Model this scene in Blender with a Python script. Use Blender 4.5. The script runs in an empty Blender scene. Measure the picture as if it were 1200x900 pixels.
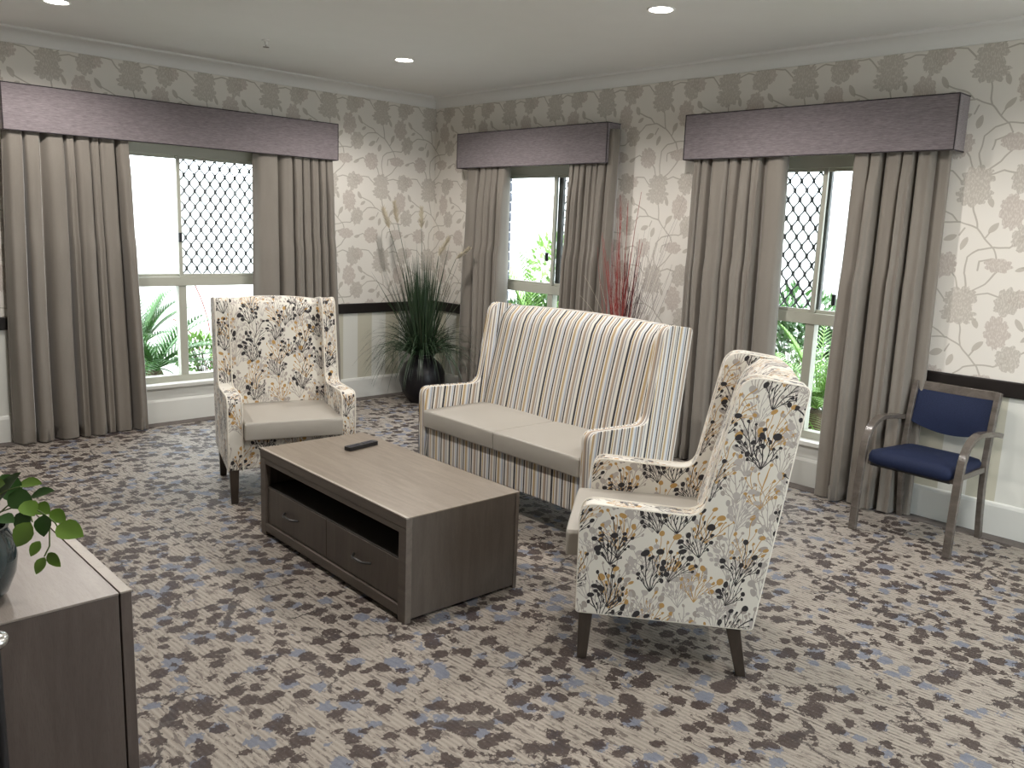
import bpy, bmesh, math, random
from math import sin, cos, pi, radians, sqrt, atan2
from mathutils import Vector, Matrix
from mathutils.geometry import tessellate_polygon

C = bpy.context.scene.collection
SC = bpy.context.scene

# ------------------------------------------------------------------ camera
F_PX = 990.35
CAM = Vector((-5.0174, -6.3952, 1.5623))
YAW, PITCH, ROLL = 0.7626, 0.1823, 0.0379
fv = Vector((cos(PITCH) * sin(YAW), cos(PITCH) * cos(YAW), -sin(PITCH)))
r0 = Vector((cos(YAW), -sin(YAW), 0))
u0 = r0.cross(fv)
rv = r0 * cos(ROLL) + u0 * sin(ROLL)
uv = rv.cross(fv)
cd = bpy.data.cameras.new('camera')
cd.sensor_fit = 'HORIZONTAL'
cd.sensor_width = 36.0
cd.lens = F_PX / 1200 * 36
cd.clip_start = 0.05
cd.clip_end = 200
cam = bpy.data.objects.new('camera', cd)
C.objects.link(cam)
M3 = Matrix((rv, uv, -fv)).transposed()
cam.matrix_world = Matrix.Translation(CAM) @ M3.to_4x4()
SC.camera = cam

# ------------------------------------------------------------------ world, exposure
SC.view_settings.view_transform = 'Standard'
SC.view_settings.look = 'None'
SC.view_settings.gamma = 1
SC.view_settings.use_curve_mapping = False
SC.view_settings.exposure = 0.46
w = bpy.data.worlds.new('world')
SC.world = w
w.use_nodes = True
bgn = w.node_tree.nodes['Background']
bgn.inputs[0].default_value = (0.86, 0.93, 1.0, 1)      # bright hazy sky
bgn.inputs[1].default_value = 6.0
SC.cycles.max_bounces = 7
SC.cycles.diffuse_bounces = 4
SC.cycles.glossy_bounces = 3
SC.cycles.transparent_max_bounces = 12
SC.cycles.caustics_reflective = False
SC.cycles.caustics_refractive = False
SC.cycles.sample_clamp_indirect = 6
SC.cycles.use_denoising = True

CEIL = 2.7
XW, YS = -6.9, -7.75           # far limits of the room behind the camera


def portal(name, loc, rot, sx, sy):
    l = bpy.data.lights.new(name, 'AREA')
    l.shape = 'RECTANGLE'
    l.size, l.size_y = sx, sy
    l.cycles.is_portal = True
    o = bpy.data.objects.new(name, l)
    C.objects.link(o)
    o.location = loc
    o.rotation_euler = rot


portal('window_portal', (-2.35, 0.16, 1.17), (radians(-90), 0, 0), 1.8, 1.7)
portal('window_portal', (0.16, -1.4, 1.17), (radians(-90), 0, radians(-90)), 1.1, 1.7)
portal('window_portal', (0.16, -3.76, 1.17), (radians(-90), 0, radians(-90)), 1.1, 1.7)
portal('window_portal', (-1.7, YS - 0.16, 1.2), (radians(90), 0, 0), 2.2, 2.3)

DOWNLIGHTS = [(-1.30, -1.28), (-1.31, -3.52), (-3.47, -1.02), (-3.5, -3.5), (-1.31, -5.8), (-3.5, -5.8)]
DOWN_W = 15

# ------------------------------------------------------------------ node helpers
T = None


def newmat(name):
    global T
    m = bpy.data.materials.new(name)
    m.use_nodes = True
    T = m.node_tree
    b = T.nodes['Principled BSDF']
    return m, b


def setin(sock, v):
    if hasattr(v, 'is_output') or isinstance(v, bpy.types.NodeSocket):
        T.links.new(v, sock)
    else:
        if sock.type == 'RGBA' and len(v) == 3:
            v = (*v, 1)
        sock.default_value = v


def mth(op, a, b=None, c=None, clamp=False):
    n = T.nodes.new('ShaderNodeMath')
    n.operation = op
    n.use_clamp = clamp
    setin(n.inputs[0], a)
    if b is not None: setin(n.inputs[1], b)
    if c is not None: setin(n.inputs[2], c)
    return n.outputs[0]


def add(a, b): return mth('ADD', a, b)
def sub(a, b): return mth('SUBTRACT', a, b)
def mul(a, b): return mth('MULTIPLY', a, b)
def mn(a, b): return mth('MINIMUM', a, b)
def mx(a, b): return mth('MAXIMUM', a, b)
def lt(a, b): return mth('LESS_THAN', a, b)
def gt(a, b): return mth('GREATER_THAN', a, b)
def ab(a): return mth('ABSOLUTE', a)


def vm(op, a, b=None, c=None, scale=None, out=0):
    n = T.nodes.new('ShaderNodeVectorMath')
    n.operation = op
    setin(n.inputs[0], a)
    if b is not None: setin(n.inputs[1], b)
    if c is not None: setin(n.inputs[2], c)
    if scale is not None: setin(n.inputs['Scale'], scale)
    return n.outputs[out]


def vlen(a): return vm('LENGTH', a, out=1)
def vdist(a, b): return vm('DISTANCE', a, b, out=1)
def vdot(a, b): return vm('DOT_PRODUCT', a, b, out=1)


def sep(v):
    n = T.nodes.new('ShaderNodeSeparateXYZ')
    setin(n.inputs[0], v)
    return n.outputs


def comb(x, y, z=0.0):
    n = T.nodes.new('ShaderNodeCombineXYZ')
    setin(n.inputs[0], x); setin(n.inputs[1], y); setin(n.inputs[2], z)
    return n.outputs[0]


def mixc(f, a, b, mode='MIX'):
    n = T.nodes.new('ShaderNodeMix')
    n.data_type = 'RGBA'
    n.blend_type = mode
    setin(n.inputs[0], f); setin(n.inputs[6], a); setin(n.inputs[7], b)
    return n.outputs[2]


def noise(vec, scale, detail=2.0, rough=0.5, col=False, dist=0.0):
    n = T.nodes.new('ShaderNodeTexNoise')
    if vec is not None: setin(n.inputs['Vector'], vec)
    n.inputs['Scale'].default_value = scale
    n.inputs['Detail'].default_value = detail
    n.inputs['Roughness'].default_value = rough
    n.inputs['Distortion'].default_value = dist
    return n.outputs[1] if col else n.outputs[0]


def vor(vec, scale, feature='F1', rand=1.0):
    n = T.nodes.new('ShaderNodeTexVoronoi')
    n.feature = feature
    setin(n.inputs['Vector'], vec)
    n.inputs['Scale'].default_value = scale
    n.inputs['Randomness'].default_value = rand
    return n.outputs


def white(vec):
    n = T.nodes.new('ShaderNodeTexWhiteNoise')
    setin(n.inputs['Vector'], vec)
    return n.outputs


def ramp(fac, stops, interp='LINEAR'):
    n = T.nodes.new('ShaderNodeValToRGB')
    cr = n.color_ramp
    cr.interpolation = interp
    while len(cr.elements) < len(stops):
        cr.elements.new(0.5)
    for e, (p, c) in zip(cr.elements, stops):
        e.position = p
    for e, (p, c) in zip(cr.elements, stops):
        e.color = (*c, 1) if len(c) == 3 else c
    setin(n.inputs[0], fac)
    return n.outputs[0]


def bump(h, strength=0.3, dist=0.01):
    n = T.nodes.new('ShaderNodeBump')
    n.inputs['Strength'].default_value = strength
    n.inputs['Distance'].default_value = dist
    setin(n.inputs['Height'], h)
    return n.outputs[0]


def objco():
    n = T.nodes.new('ShaderNodeTexCoord')
    return n.outputs['Object']


def objnor():
    n = T.nodes.new('ShaderNodeTexCoord')
    return n.outputs['Normal']


def scalev(v, s): return vm('MULTIPLY', v, s)


def plain(name, col, rough=0.6, metal=0.0, var=0.0, vscale=6, bmp=0.0, bscale=60, spec=0.5, coat=0.0):
    m, b = newmat(name)
    co = objco()
    if var > 0:
        f = noise(co, vscale, 4)
        c = mixc(f, tuple(x * (1 - var) for x in col), tuple(min(1, x * (1 + var)) for x in col))
        setin(b.inputs['Base Color'], c)
    else:
        b.inputs['Base Color'].default_value = (*col, 1)
    b.inputs['Roughness'].default_value = rough
    b.inputs['Metallic'].default_value = metal
    b.inputs['Specular IOR Level'].default_value = spec
    b.inputs['Coat Weight'].default_value = coat
    if bmp > 0:
        setin(b.inputs['Normal'], bump(noise(co, bscale, 3), bmp, 0.004))
    return m


# ------------------------------------------------------------------ materials
def wallpaper(name, axis):
    """floral paper above the rail, broad pale stripes below it"""
    m, b = newmat(name)
    s = sep(objco())
    u = s[0] if axis == 'x' else mul(s[1], -1.0)
    v = s[2]
    TU, TV = 0.53, 0.64
    p0 = comb(u, v)
    wv = vm('SUBTRACT', noise(p0, 7.0, 1, col=True), (0.5, 0.5, 0.5))
    wv = scalev(wv, (0.035, 0.035, 0))
    p = vm('ADD', p0, wv)
    p = vm('ADD', p, (0.07, 0.045, 0))

    def loc(c):
        return vm('WRAP', vm('SUBTRACT', p, (c[0], c[1], 0)), (TU / 2, TV / 2, 1), (-TU / 2, -TV / 2, -1))
    W = 0.0042
    lines = [
        [(.009, -.10), (.03, -.22), (.08, -.275), (.13, -.325), (.148, -.37)],
        [(.03, -.22), (-.05, -.185), (-.147, -.190), (-.20, -.235)],
        [(-.06, -.187), (-.10, -.15), (-.16, -.12), (-.205, -.10)],
        [(.018, -.56), (.0, -.47), (.012, -.38), (.06, -.335), (.13, -.317), (.21, -.318), (.25, -.29)],
        [(.03, -.57), (.11, -.51), (.16, -.45)],
        [(-.02, -.56), (-.045, -.49), (-.09, -.44)],
        [(.07, -.58), (.13, -.56), (.2, -.575)],
        [(-.08, .03), (-.13, .085), (-.20, .09)],
        [(.06, -.45), (.07, -.40), (.13, -.38)],
        [(-.13, -.43), (-.19, -.40), (-.25, -.42)],
        [(.08, -.275), (.10, -.24)],
        [(-.03, -.22), (-.05, -.26)],
    ]
    dmin = None
    for pts in lines:
        for a, c in zip(pts[:-1], pts[1:]):
            ba = (c[0] - a[0], c[1] - a[1], 0)
            L2 = ba[0] ** 2 + ba[1] ** 2
            pa = loc(a)
            h = mth('DIVIDE', vdot(pa, ba), L2, clamp=True)
            d = vlen(vm('SUBTRACT', pa, vm('SCALE', ba, scale=h)))
            dmin = d if dmin is None else mn(dmin, d)
    stem = lt(dmin, W)
    # petalled flowers: (centre, radius, petals, squash, tilt)
    jag = mul(sub(noise(p0, 60, 2), 0.5), 0.030)

    def flower(c, R, k, sq=1.0, ph=0.0, dep=0.22):
        q = loc(c)
        if sq != 1.0:
            q = scalev(q, (1.0, sq, 1))
        qs = sep(q)
        th = mth('ARCTAN2', qs[0], qs[1])
        pe = ab(mth('SINE', mth('MULTIPLY_ADD', th, k / 2, ph)))
        return sub(vlen(q), mth('MULTIPLY_ADD', pe, R * dep, R * (1 - dep)))
    A = flower((0, 0.040), .088, 9, 1.25, 0.6, .22)
    A = mn(A, flower((0, -0.045), .098, 11, 1.5, 0.2, .22))
    A = mn(A, flower((-.254, -.262), .066, 8, .85, .4, .18))
    A = mn(A, flower((.235, -.602), .066, 8, .8, 1.0, .18))
    Bf = flower((-.107, -.42), .070, 10, .95, .3, .16)
    Bf = mn(Bf, flower((-.245, .055), .060, 9, 1.15, .9, .2))
    Bf = mn(Bf, flower((.165, -.412), .075, 8, 1.7, .5, .15))
    Bf = mn(Bf, flower((.20, -.13), .066, 9, .7, .2, .18))
    # leaves: two overlapping discs
    lf = None
    for (cx, cy, ang, L) in [(-.095, -.272, 200, .034), (-.022, -.305, 250, .034), (.115, -.215, 50, .034), (-.222, -.083, 120, .034),
                             (-.19, -.15, 215, .026), (.26, -.27, 60, .03), (-.255, -.43, 200, .026), (.09, -.09, 290, .028)]:
        a = radians(ang)
        R = L * 1.45
        o = R * 0.66
        q = loc((cx, cy))
        nx, ny = -sin(a), cos(a)
        d = mx(vdist(q, (nx * o, ny * o, 0)), vdist(q, (-nx * o, -ny * o, 0)))
        d = sub(d, R)
        lf = d if lf is None else mn(lf, d)
    fA = lt(add(A, jag), 0.0)
    fB = lt(add(Bf, jag), 0.0)
    fL = lt(lf, 0.0)
    vein = gt(noise(scalev(p0, (2.2, .8, 1)), 70, 1), 0.54)
    base = (0.74, 0.705, 0.65)
    col = mixc(mul(stem, 0.8), base, (0.42, 0.385, 0.33))
    col = mixc(mul(fL, 0.75), col, (0.44, 0.40, 0.345))
    cA = mixc(mul(vein, 0.40), (0.475, 0.435, 0.385), base)
    cB = mixc(mul(vein, 0.40), (0.50, 0.44, 0.395), base)
    col = mixc(mul(fB, 0.85), col, cB)
    col = mixc(mul(fA, 0.85), col, cA)
    # stripes under the rail
    st = gt(mth('FRACT', mul(add(u, 0.09), 1 / 0.30)), 0.5)
    low = mixc(st, (0.70, 0.70, 0.65), (0.56, 0.54, 0.44))
    col = mixc(gt(v, 0.80), low, col)
    setin(b.inputs['Base Color'], col)
    b.inputs['Roughness'].default_value = 0.62
    b.inputs['Specular IOR Level'].default_value = 0.3
    return m


def carpet():
    m, b = newmat('patterned_carpet')
    co = objco()
    fib = noise(co, 420, 2)
    warp = scalev(vm('SUBTRACT', noise(co, 20, 4, 0.75, col=True), (.5, .5, .5)), (0.085, 0.085, 0))
    pw = vm('ADD', co, warp)
    ps = sep(co)
    # woven diagonal ribs
    rib = mth('SINE', mul(add(ps[0], mul(ps[1], 0.06)), 2 * pi / 0.019))
    rr = add(ps[0], mul(ps[1], 0.06))
    rl_ = ps[1]
    ribn = noise(comb(mul(rr, 70.0), mul(rl_, 14.0)), 1.0, 3, 0.7)
    base = mixc(mth('MULTIPLY_ADD', rib, 0.25, 0.5), (0.30, 0.268, 0.228), (0.52, 0.475, 0.408))
    base = mixc(mul(gt(ribn, 0.56), 0.75), base, (0.13, 0.105, 0.092))
    # blue grey leaves
    jg = mul(sub(noise(co, 75, 2), 0.5), 0.30)
    vb = vor(vm('ADD', pw, (0.37, 0.11, 0)), 11.0, rand=.9)
    hb = white(vb[2])[0]
    blue = lt(add(add(vb[0], jg), mul(hb, 0.20)), 0.42)
    col = mixc(mul(blue, 0.85), base, mixc(noise(co, 60, 2), (0.13, 0.16, 0.225), (0.24, 0.275, 0.35)))
    # brown leaves in two interleaved sets
    v1 = vor(pw, 13.6, rand=.85)
    h1 = white(v1[2])[0]
    br = lt(add(add(v1[0], jg), mul(h1, 0.18)), 0.50)
    v2 = vor(vm('ADD', scalev(pw, (1.0, 1.25, 1)), (1.7, 2.3, 0)), 11.0)
    h2 = white(v2[2])[0]
    br2 = lt(add(add(v2[0], jg), mul(h2, 0.2)), 0.33)
    brm = mth('MAXIMUM', br, br2)
    edge = gt(noise(co, 120, 2), 0.36)
    brown = mixc(noise(co, 26, 2), (0.028, 0.017, 0.015), (0.085, 0.056, 0.048))
    col = mixc(mul(mul(brm, 0.93), mth('MULTIPLY_ADD', edge, 0.35, 0.65)), col, brown)
    # thin dark twigs
    cr = vor(vm('ADD', pw, (5.1, 3.3, 0)), 3.1, 'DISTANCE_TO_EDGE')
    tw = mul(lt(cr[0], 0.016), gt(noise(co, 4, 1), 0.54))
    col = mixc(mul(tw, 0.85), col, (0.06, 0.045, 0.042))
    col = mixc(mth('MULTIPLY_ADD', fib, 1.3, -0.3, clamp=True), mixc(1.0, col, (0.62, 0.6, 0.6), 'MULTIPLY'), mixc(1.0, col, (1.22, 1.2, 1.2), 'MULTIPLY'))
    setin(b.inputs['Base Color'], col)
    b.inputs['Roughness'].default_value = 0.6
    b.inputs['Specular IOR Level'].default_value = 0.32
    b.inputs['Sheen Weight'].default_value = 0.05
    b.inputs['Sheen Roughness'].default_value = 0.4
    setin(b.inputs['Normal'], bump(add(fib, mul(rib, 0.15)), 0.5, 0.006))
    return m


def boxuv(slant=0.0):
    """planar fabric coordinates chosen by the facing of the surface"""
    s = sep(objco())
    n = sep(objnor())
    side = gt(ab(n[0]), 0.6)
    top = gt(ab(n[2]), 0.75)
    ys = sub(s[1], mul(s[2], slant)) if slant else s[1]
    mixf = lambda f, a, b_: add(mul(a, sub(1.0, f)), mul(b_, f))
    u = mixf(side, s[0], add(ys, 0.37))
    v = mixf(top, s[2], mixf(side, s[1], s[0]))
    v = mixf(mul(top, side), v, s[2])
    return u, v


def floral_fabric():
    m, b = newmat('berry_branch_fabric')
    u, v = boxuv(0.1)
    wq = sep(vm('SUBTRACT', noise(comb(u, v), 9.0, 1, col=True), (.5, .5, .5)))
    u = add(u, mul(wq[0], 0.045))
    v = add(v, mul(wq[1], 0.045))
    base = (0.72, 0.69, 0.62)
    col = base
    layers = [  # colour, cell, offset, berry size, stem width, seed
        ((0.38, 0.335, 0.30), (.120, .205), (.02, .05), .0076, .0013, 1.0),
        ((0.40, 0.365, 0.335), (.140, .190), (.10, .13), .0078, .0012, 5.0),
        ((0.46, 0.27, 0.085), (.150, .220), (.06, .00), .0076, .0013, 9.0),
        ((0.46, 0.42, 0.39), (.155, .180), (.05, .08), .0076, .0012, 17.0),
        ((0.022, 0.018, 0.020), (.150, .215), (.13, .08), .0078, .0016, 13.0),
        ((0.022, 0.018, 0.020), (.200, .185), (.04, .16), .0070, .0014, 29.0),
    ]
    for colr, (cw, ch), (ox, oy), R, SW, seed in layers:
        q = comb(add(u, ox + seed), add(v, oy + seed))
        qs = sep(q)
        colm = mth('FLOOR', mul(qs[0], 1 / cw))
        vy = add(qs[1], mul(mth('FRACT', mul(colm, 0.382)), ch))       # columns staggered in height
        row = mth('FLOOR', mul(vy, 1 / ch))
        lu = sub(qs[0], mul(add(colm, 0.5), cw))
        lv = sub(vy, mul(row, ch))
        rnd = sep(white(comb(colm, row, seed))[1])
        r = mth('SQRT', add(mul(lu, lu), mul(lv, lv)))
        th = mth('ARCTAN2', lu, lv)
        th = sub(sub(th, mul(mul(sub(rnd[1], 0.5), 5.0), r)), mul(sub(rnd[0], 0.5), 0.55))       # curving stems
        D = radians(19)
        k = mth('ROUND', mul(th, 1 / D))
        k = mn(mx(k, -2.0), 2.0)
        off = mul(sub(th, mul(k, D)), r)
        h = sep(white(comb(add(k, mul(colm, 11.0)), add(row, mul(seed, 7.0)), seed))[1])
        # outer rays are kept shorter so a sprig stays inside its own cell
        Lr = mul(sub(ch * 0.90, mul(ab(k), ch * 0.17)), mth('MULTIPLY_ADD', h[0], 0.42, 0.58))
        Rr = mul(add(h[1], 0.70), R)
        stem = mul(lt(ab(off), SW), lt(r, Lr))
        sgn = sub(mul(gt(h[2], 0.5), 2.0), 1.0)
        so_ = mul(off, sgn)
        f = mx(stem, lt(sub(vlen(comb(sub(r, Lr), off)), Rr), 0.0))
        for sg, t0, t1, sl, rs in ((1.0, .34, .62, .42, .8), (-1.0, .50, .80, .40, .72)):
            oo = so_ if sg > 0 else mul(so_, -1.0)
            a0, a1 = mul(Lr, t0), mul(Lr, t1)
            y_ = mul(sub(r, a0), sl)
            tw_ = mul(mul(lt(ab(sub(oo, y_)), SW * .9), gt(r, a0)), lt(r, a1))
            bd = lt(sub(vlen(comb(sub(r, a1), sub(oo, mul(sub(a1, a0), sl)))), mul(Rr, rs)), 0.0)
            f = mx(f, mx(tw_, bd))
        f = mul(f, gt(rnd[2], {29.0: .45, 17.0: .25, 9.0: .05}.get(seed, .10)))
        col = mixc(f, col, colr)
    setin(b.inputs['Base Color'], col)
    b.inputs['Roughness'].default_value = 0.8
    b.inputs['Sheen Weight'].default_value = 0.2
    setin(b.inputs['Normal'], bump(noise(objco(), 500, 1), 0.15, 0.002))
    return m


def stripe_fabric():
    m, b = newmat('multi_stripe_fabric')
    u, v = boxuv(0.13)
    P = 0.285
    f = mth('FRACT', mul(add(u, 5.0), 1 / P))
    cr, bk, tan, gr, bl, oc, tp = (.74, .71, .65), (.020, .018, .022), (.46, .35, .25), (.34, .33, .33), (.50, .54, .62), (.50, .35, .15), (.28, .23, .20)
    seq = [(cr, 5), (bk, 5.5), (cr, 2), (oc, 3), (cr, 4), (tp, 4.5), (cr, 4), (bl, 4), (cr, 2), (bk, 3.8), (cr, 3), (tan, 4.6), (cr, 4), (gr, 4), (cr, 2), (bk, 3),
           (cr, 4), (oc, 3), (tan, 3), (cr, 4), (bl, 4), (gr, 3), (cr, 2), (bk, 3.8), (cr, 5), (tan, 4), (tp, 3), (cr, 3), (gr, 3), (cr, 2)]
    tot = sum(a for _, a in seq)
    x = 0
    st = []
    for c, a in seq:
        st.append((x / tot, c))
        x += a
    col = ramp(f, st, 'CONSTANT')
    setin(b.inputs['Base Color'], col)
    b.inputs['Roughness'].default_value = 0.8
    b.inputs['Sheen Weight'].default_value = 0.2
    setin(b.inputs['Normal'], bump(mth('SINE', mul(u, 2 * pi / 0.0043)), 0.25, 0.002))
    return m


def wood(name, c1, c2, axis=(1, 12, 1), rough=0.42, scale=3.0):
    m, b = newmat(name)
    co = objco()
    g = noise(scalev(co, axis), scale, 5, 0.6, dist=0.6)
    fine = noise(scalev(co, tuple(a * 6 for a in axis)), scale * 2.5, 3, 0.6)
    c = mixc(mth('MULTIPLY_ADD', g, 2.2, -0.6, clamp=True), c1, c2)
    c = mixc(mul(gt(fine, 0.56), 0.18), c, tuple(x * 0.6 for x in c1))
    setin(b.inputs['Base Color'], c)
    b.inputs['Roughness'].default_value = rough
    setin(b.inputs['Normal'], bump(fine, 0.12, 0.002))
    return m


def weave(name, c1, c2, sx=30, sz=300, rough=0.85, sheen=0.25):
    m, b = newmat(name)
    co = objco()
    h = noise(scalev(co, (sx, sx, sz)), 1.0, 3, 0.6)
    g = noise(co, 420, 2)
    c = mixc(mth('MULTIPLY_ADD', h, 2.4, -0.7, clamp=True), c1, c2)
    c = mixc(mul(g, 0.4), c, mixc(1.0, c, (.6, .6, .6), 'MULTIPLY'))
    setin(b.inputs['Base Color'], c)
    b.inputs['Roughness'].default_value = rough
    b.inputs['Sheen Weight'].default_value = sheen
    b.inputs['Specular IOR Level'].default_value = 0.25
    setin(b.inputs['Normal'], bump(h, 0.2, 0.003))
    return m


def curtain_mat():
    m, b = newmat('taupe_velour_curtain')
    co = objco()
    g = noise(scalev(co, (1, 1, 0.25)), 9, 4, 0.6)
    h = noise(co, 260, 2)
    c = mixc(g, (0.180, 0.160, 0.135), (0.262, 0.235, 0.202))
    c = mixc(mul(h, 0.35), c, (0.13, 0.112, 0.098))
    setin(b.inputs['Base Color'], c)
    b.inputs['Roughness'].default_value = 0.78
    b.inputs['Sheen Weight'].default_value = 0.5
    b.inputs['Sheen Roughness'].default_value = 0.35
    setin(b.inputs['Normal'], bump(h, 0.2, 0.002))
    return m


def glass_mat():
    m, b = newmat('window_glass')
    T.nodes.remove(b)
    out = T.nodes['Material Output']
    tr = T.nodes.new('ShaderNodeBsdfTransparent')
    tr.inputs[0].default_value = (0.95, 0.97, 0.96, 1)
    gl = T.nodes.new('ShaderNodeBsdfGlossy')
    gl.inputs['Roughness'].default_value = 0.02
    mix = T.nodes.new('ShaderNodeMixShader')
    mix.inputs[0].default_value = 0.045
    T.links.new(tr.outputs[0], mix.inputs[1])
    T.links.new(gl.outputs[0], mix.inputs[2])
    T.links.new(mix.outputs[0], out.inputs[0])
    return m


def emit_mat(name, col, s):
    m, b = newmat(name)
    b.inputs['Base Color'].default_value = (.9, .9, .9, 1)
    b.inputs['Emission Color'].default_value = (*col, 1)
    b.inputs['Emission Strength'].default_value = s
    return m


def leaf_mat(name, c1, c2, rough=0.45, trans=0.25):
    m, b = newmat(name)
    co = objco()
    c = mixc(noise(co, 14, 3), c1, c2)
    setin(b.inputs['Base Color'], c)
    b.inputs['Roughness'].default_value = rough
    b.inputs['Transmission Weight'].default_value = 0.0
    b.inputs['Subsurface Weight'].default_value = 0.0
    return m


MAT = {}
MAT['wall_x'] = wallpaper('floral_wallpaper_back', 'x')
MAT['wall_y'] = wallpaper('floral_wallpaper_side', 'y')
MAT['carpet'] = carpet()
MAT['border'] = plain('carpet_border', (0.145, 0.125, 0.115), 0.95, var=0.25, vscale=40, bmp=0.4, bscale=300)
MAT['ceiling'] = plain('ceiling_paint', (0.80, 0.80, 0.78), 0.9, var=0.02)
MAT['cornice'] = plain('cornice_paint', (0.76, 0.755, 0.73), 0.7)
MAT['white'] = plain('gloss_white_paint', (0.72, 0.72, 0.68), 0.4, var=0.03, vscale=3)
MAT['rail'] = plain('dark_rail', (0.014, 0.011, 0.010), 0.5, var=0.3, vscale=20, spec=0.25)
MAT['alu'] = plain('cream_aluminium', (0.42, 0.42, 0.355), 0.4, var=0.03)
MAT['alu_dark'] = plain('dark_frame', (0.06, 0.06, 0.058), 0.45)
MAT['grille'] = plain('black_grille', (0.04, 0.045, 0.05), 0.5, 0.3)
MAT['glass'] = glass_mat()
MAT['curtain'] = curtain_mat()
MAT['pelmet'] = weave('mauve_grey_pelmet_fabric', (0.155, 0.130, 0.140), (0.285, 0.250, 0.262))
MAT['pelmet_piping'] = plain('dark_piping', (0.03, 0.024, 0.028), 0.8)
MAT['floral'] = floral_fabric()
MAT['stripe'] = stripe_fabric()
MAT['piping'] = plain('cream_piping', (0.74, 0.70, 0.62), 0.75, var=0.12, vscale=60)
MAT['vinyl'] = plain('taupe_vinyl', (0.405, 0.378, 0.335), 0.40, var=0.05, vscale=4, bmp=0.05, bscale=500)
MAT['leg'] = wood('dark_brown_leg_wood', (0.035, 0.026, 0.020), (0.060, 0.046, 0.036), (8, 8, 1), 0.35)
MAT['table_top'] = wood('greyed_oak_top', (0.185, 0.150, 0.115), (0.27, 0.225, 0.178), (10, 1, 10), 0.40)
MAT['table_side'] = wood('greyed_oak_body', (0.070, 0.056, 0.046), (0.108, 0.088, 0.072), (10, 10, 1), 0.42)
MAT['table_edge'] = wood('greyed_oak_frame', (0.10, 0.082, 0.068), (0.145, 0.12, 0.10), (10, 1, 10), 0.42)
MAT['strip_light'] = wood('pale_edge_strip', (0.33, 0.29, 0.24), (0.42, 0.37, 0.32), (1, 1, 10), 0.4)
MAT['dark_in'] = plain('cavity_board', (0.03, 0.024, 0.02), 0.7)
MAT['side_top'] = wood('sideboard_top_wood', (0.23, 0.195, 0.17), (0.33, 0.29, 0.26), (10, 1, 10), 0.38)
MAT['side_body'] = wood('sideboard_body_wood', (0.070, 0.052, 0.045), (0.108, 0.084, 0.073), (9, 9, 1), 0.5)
MAT['steel'] = plain('brushed_steel', (0.45, 0.44, 0.42), 0.25, 1.0)
MAT['darksteel'] = plain('dark_steel_pull', (0.10, 0.10, 0.10), 0.3, 0.9)
MAT['black'] = plain('black_plastic', (0.012, 0.012, 0.014), 0.35)
MAT['button'] = plain('grey_button', (0.10, 0.10, 0.12), 0.5)
MAT['pot'] = plain('black_ceramic', (0.008, 0.007, 0.009), 0.36, spec=.35, var=0.3, vscale=12, bmp=0.1, bscale=14)
MAT['tealpot'] = plain('dark_teal_glaze', (0.020, 0.034, 0.038), 0.12, coat=0.6)
MAT['soil'] = plain('soil', (0.03, 0.022, 0.016), 0.95, bmp=0.6, bscale=60)
MAT['grass'] = leaf_mat('grass_green', (0.012, 0.028, 0.014), (0.035, 0.065, 0.028), 0.4)
MAT['grass_pale'] = leaf_mat('grass_pale_green', (0.05, 0.075, 0.04), (0.12, 0.14, 0.08), 0.5)
MAT['plume'] = plain('cream_plume', (0.55, 0.49, 0.38), 0.95, var=0.15, vscale=60)
MAT['redtwig'] = plain('red_twig', (0.25, 0.030, 0.022), 0.6, var=0.4, vscale=9)
MAT['darktwig'] = plain('dark_twig', (0.045, 0.018, 0.022), 0.6, var=0.4, vscale=9)
MAT['mauvetwig'] = plain('mauve_grey_twig', (0.26, 0.22, 0.21), 0.8, var=0.2)
MAT['paletwig'] = plain('pale_twig', (0.6, 0.55, 0.45), 0.8)
MAT['leaf'] = leaf_mat('fresh_leaf', (0.085, 0.17, 0.022), (0.18, 0.30, 0.05), 0.38)
MAT['leafdark'] = leaf_mat('dark_leaf', (0.022, 0.065, 0.016), (0.05, 0.12, 0.025), 0.38)
MAT['stem'] = plain('green_stem', (0.12, 0.17, 0.06), 0.6)
MAT['blue'] = weave('navy_seat_fabric', (0.008, 0.014, 0.042), (0.015, 0.024, 0.066), 200, 200, 0.7, 0.0)
MAT['bent'] = wood('grey_lacquered_bentwood', (0.075, 0.062, 0.052), (0.150, 0.130, 0.113), (3, 3, 6), 0.22)
MAT['lamp'] = emit_mat('downlight_glow', (1.0, 0.90, 0.82), 22)
MAT['lamp_ring'] = plain('downlight_ring', (0.8, 0.8, 0.78), 0.4)
MAT['brick'] = plain('blue_grey_brick', (0.09, 0.095, 0.12), 0.8, var=0.25, vscale=30)
MAT['mortar'] = plain('pale_mortar', (0.62, 0.62, 0.60), 0.9)
MAT['render'] = plain('white_rendered_wall', (0.80, 0.80, 0.79), 0.9)
MAT['paving'] = plain('pale_paving', (0.62, 0.60, 0.56), 0.9, var=0.1)
MAT['mulch'] = plain('dark_mulch', (0.05, 0.04, 0.035), 0.95, var=0.5, vscale=30, bmp=0.5)
MAT['palm'] = leaf_mat('palm_green', (0.03, 0.10, 0.03), (0.10, 0.24, 0.05), 0.4)
MAT['palm_pale'] = leaf_mat('bright_shrub_green', (0.12, 0.26, 0.05), (0.26, 0.42, 0.10), 0.5)
MAT['bark'] = plain('palm_bark', (0.10, 0.07, 0.045), 0.9, var=0.4, vscale=30)


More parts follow.
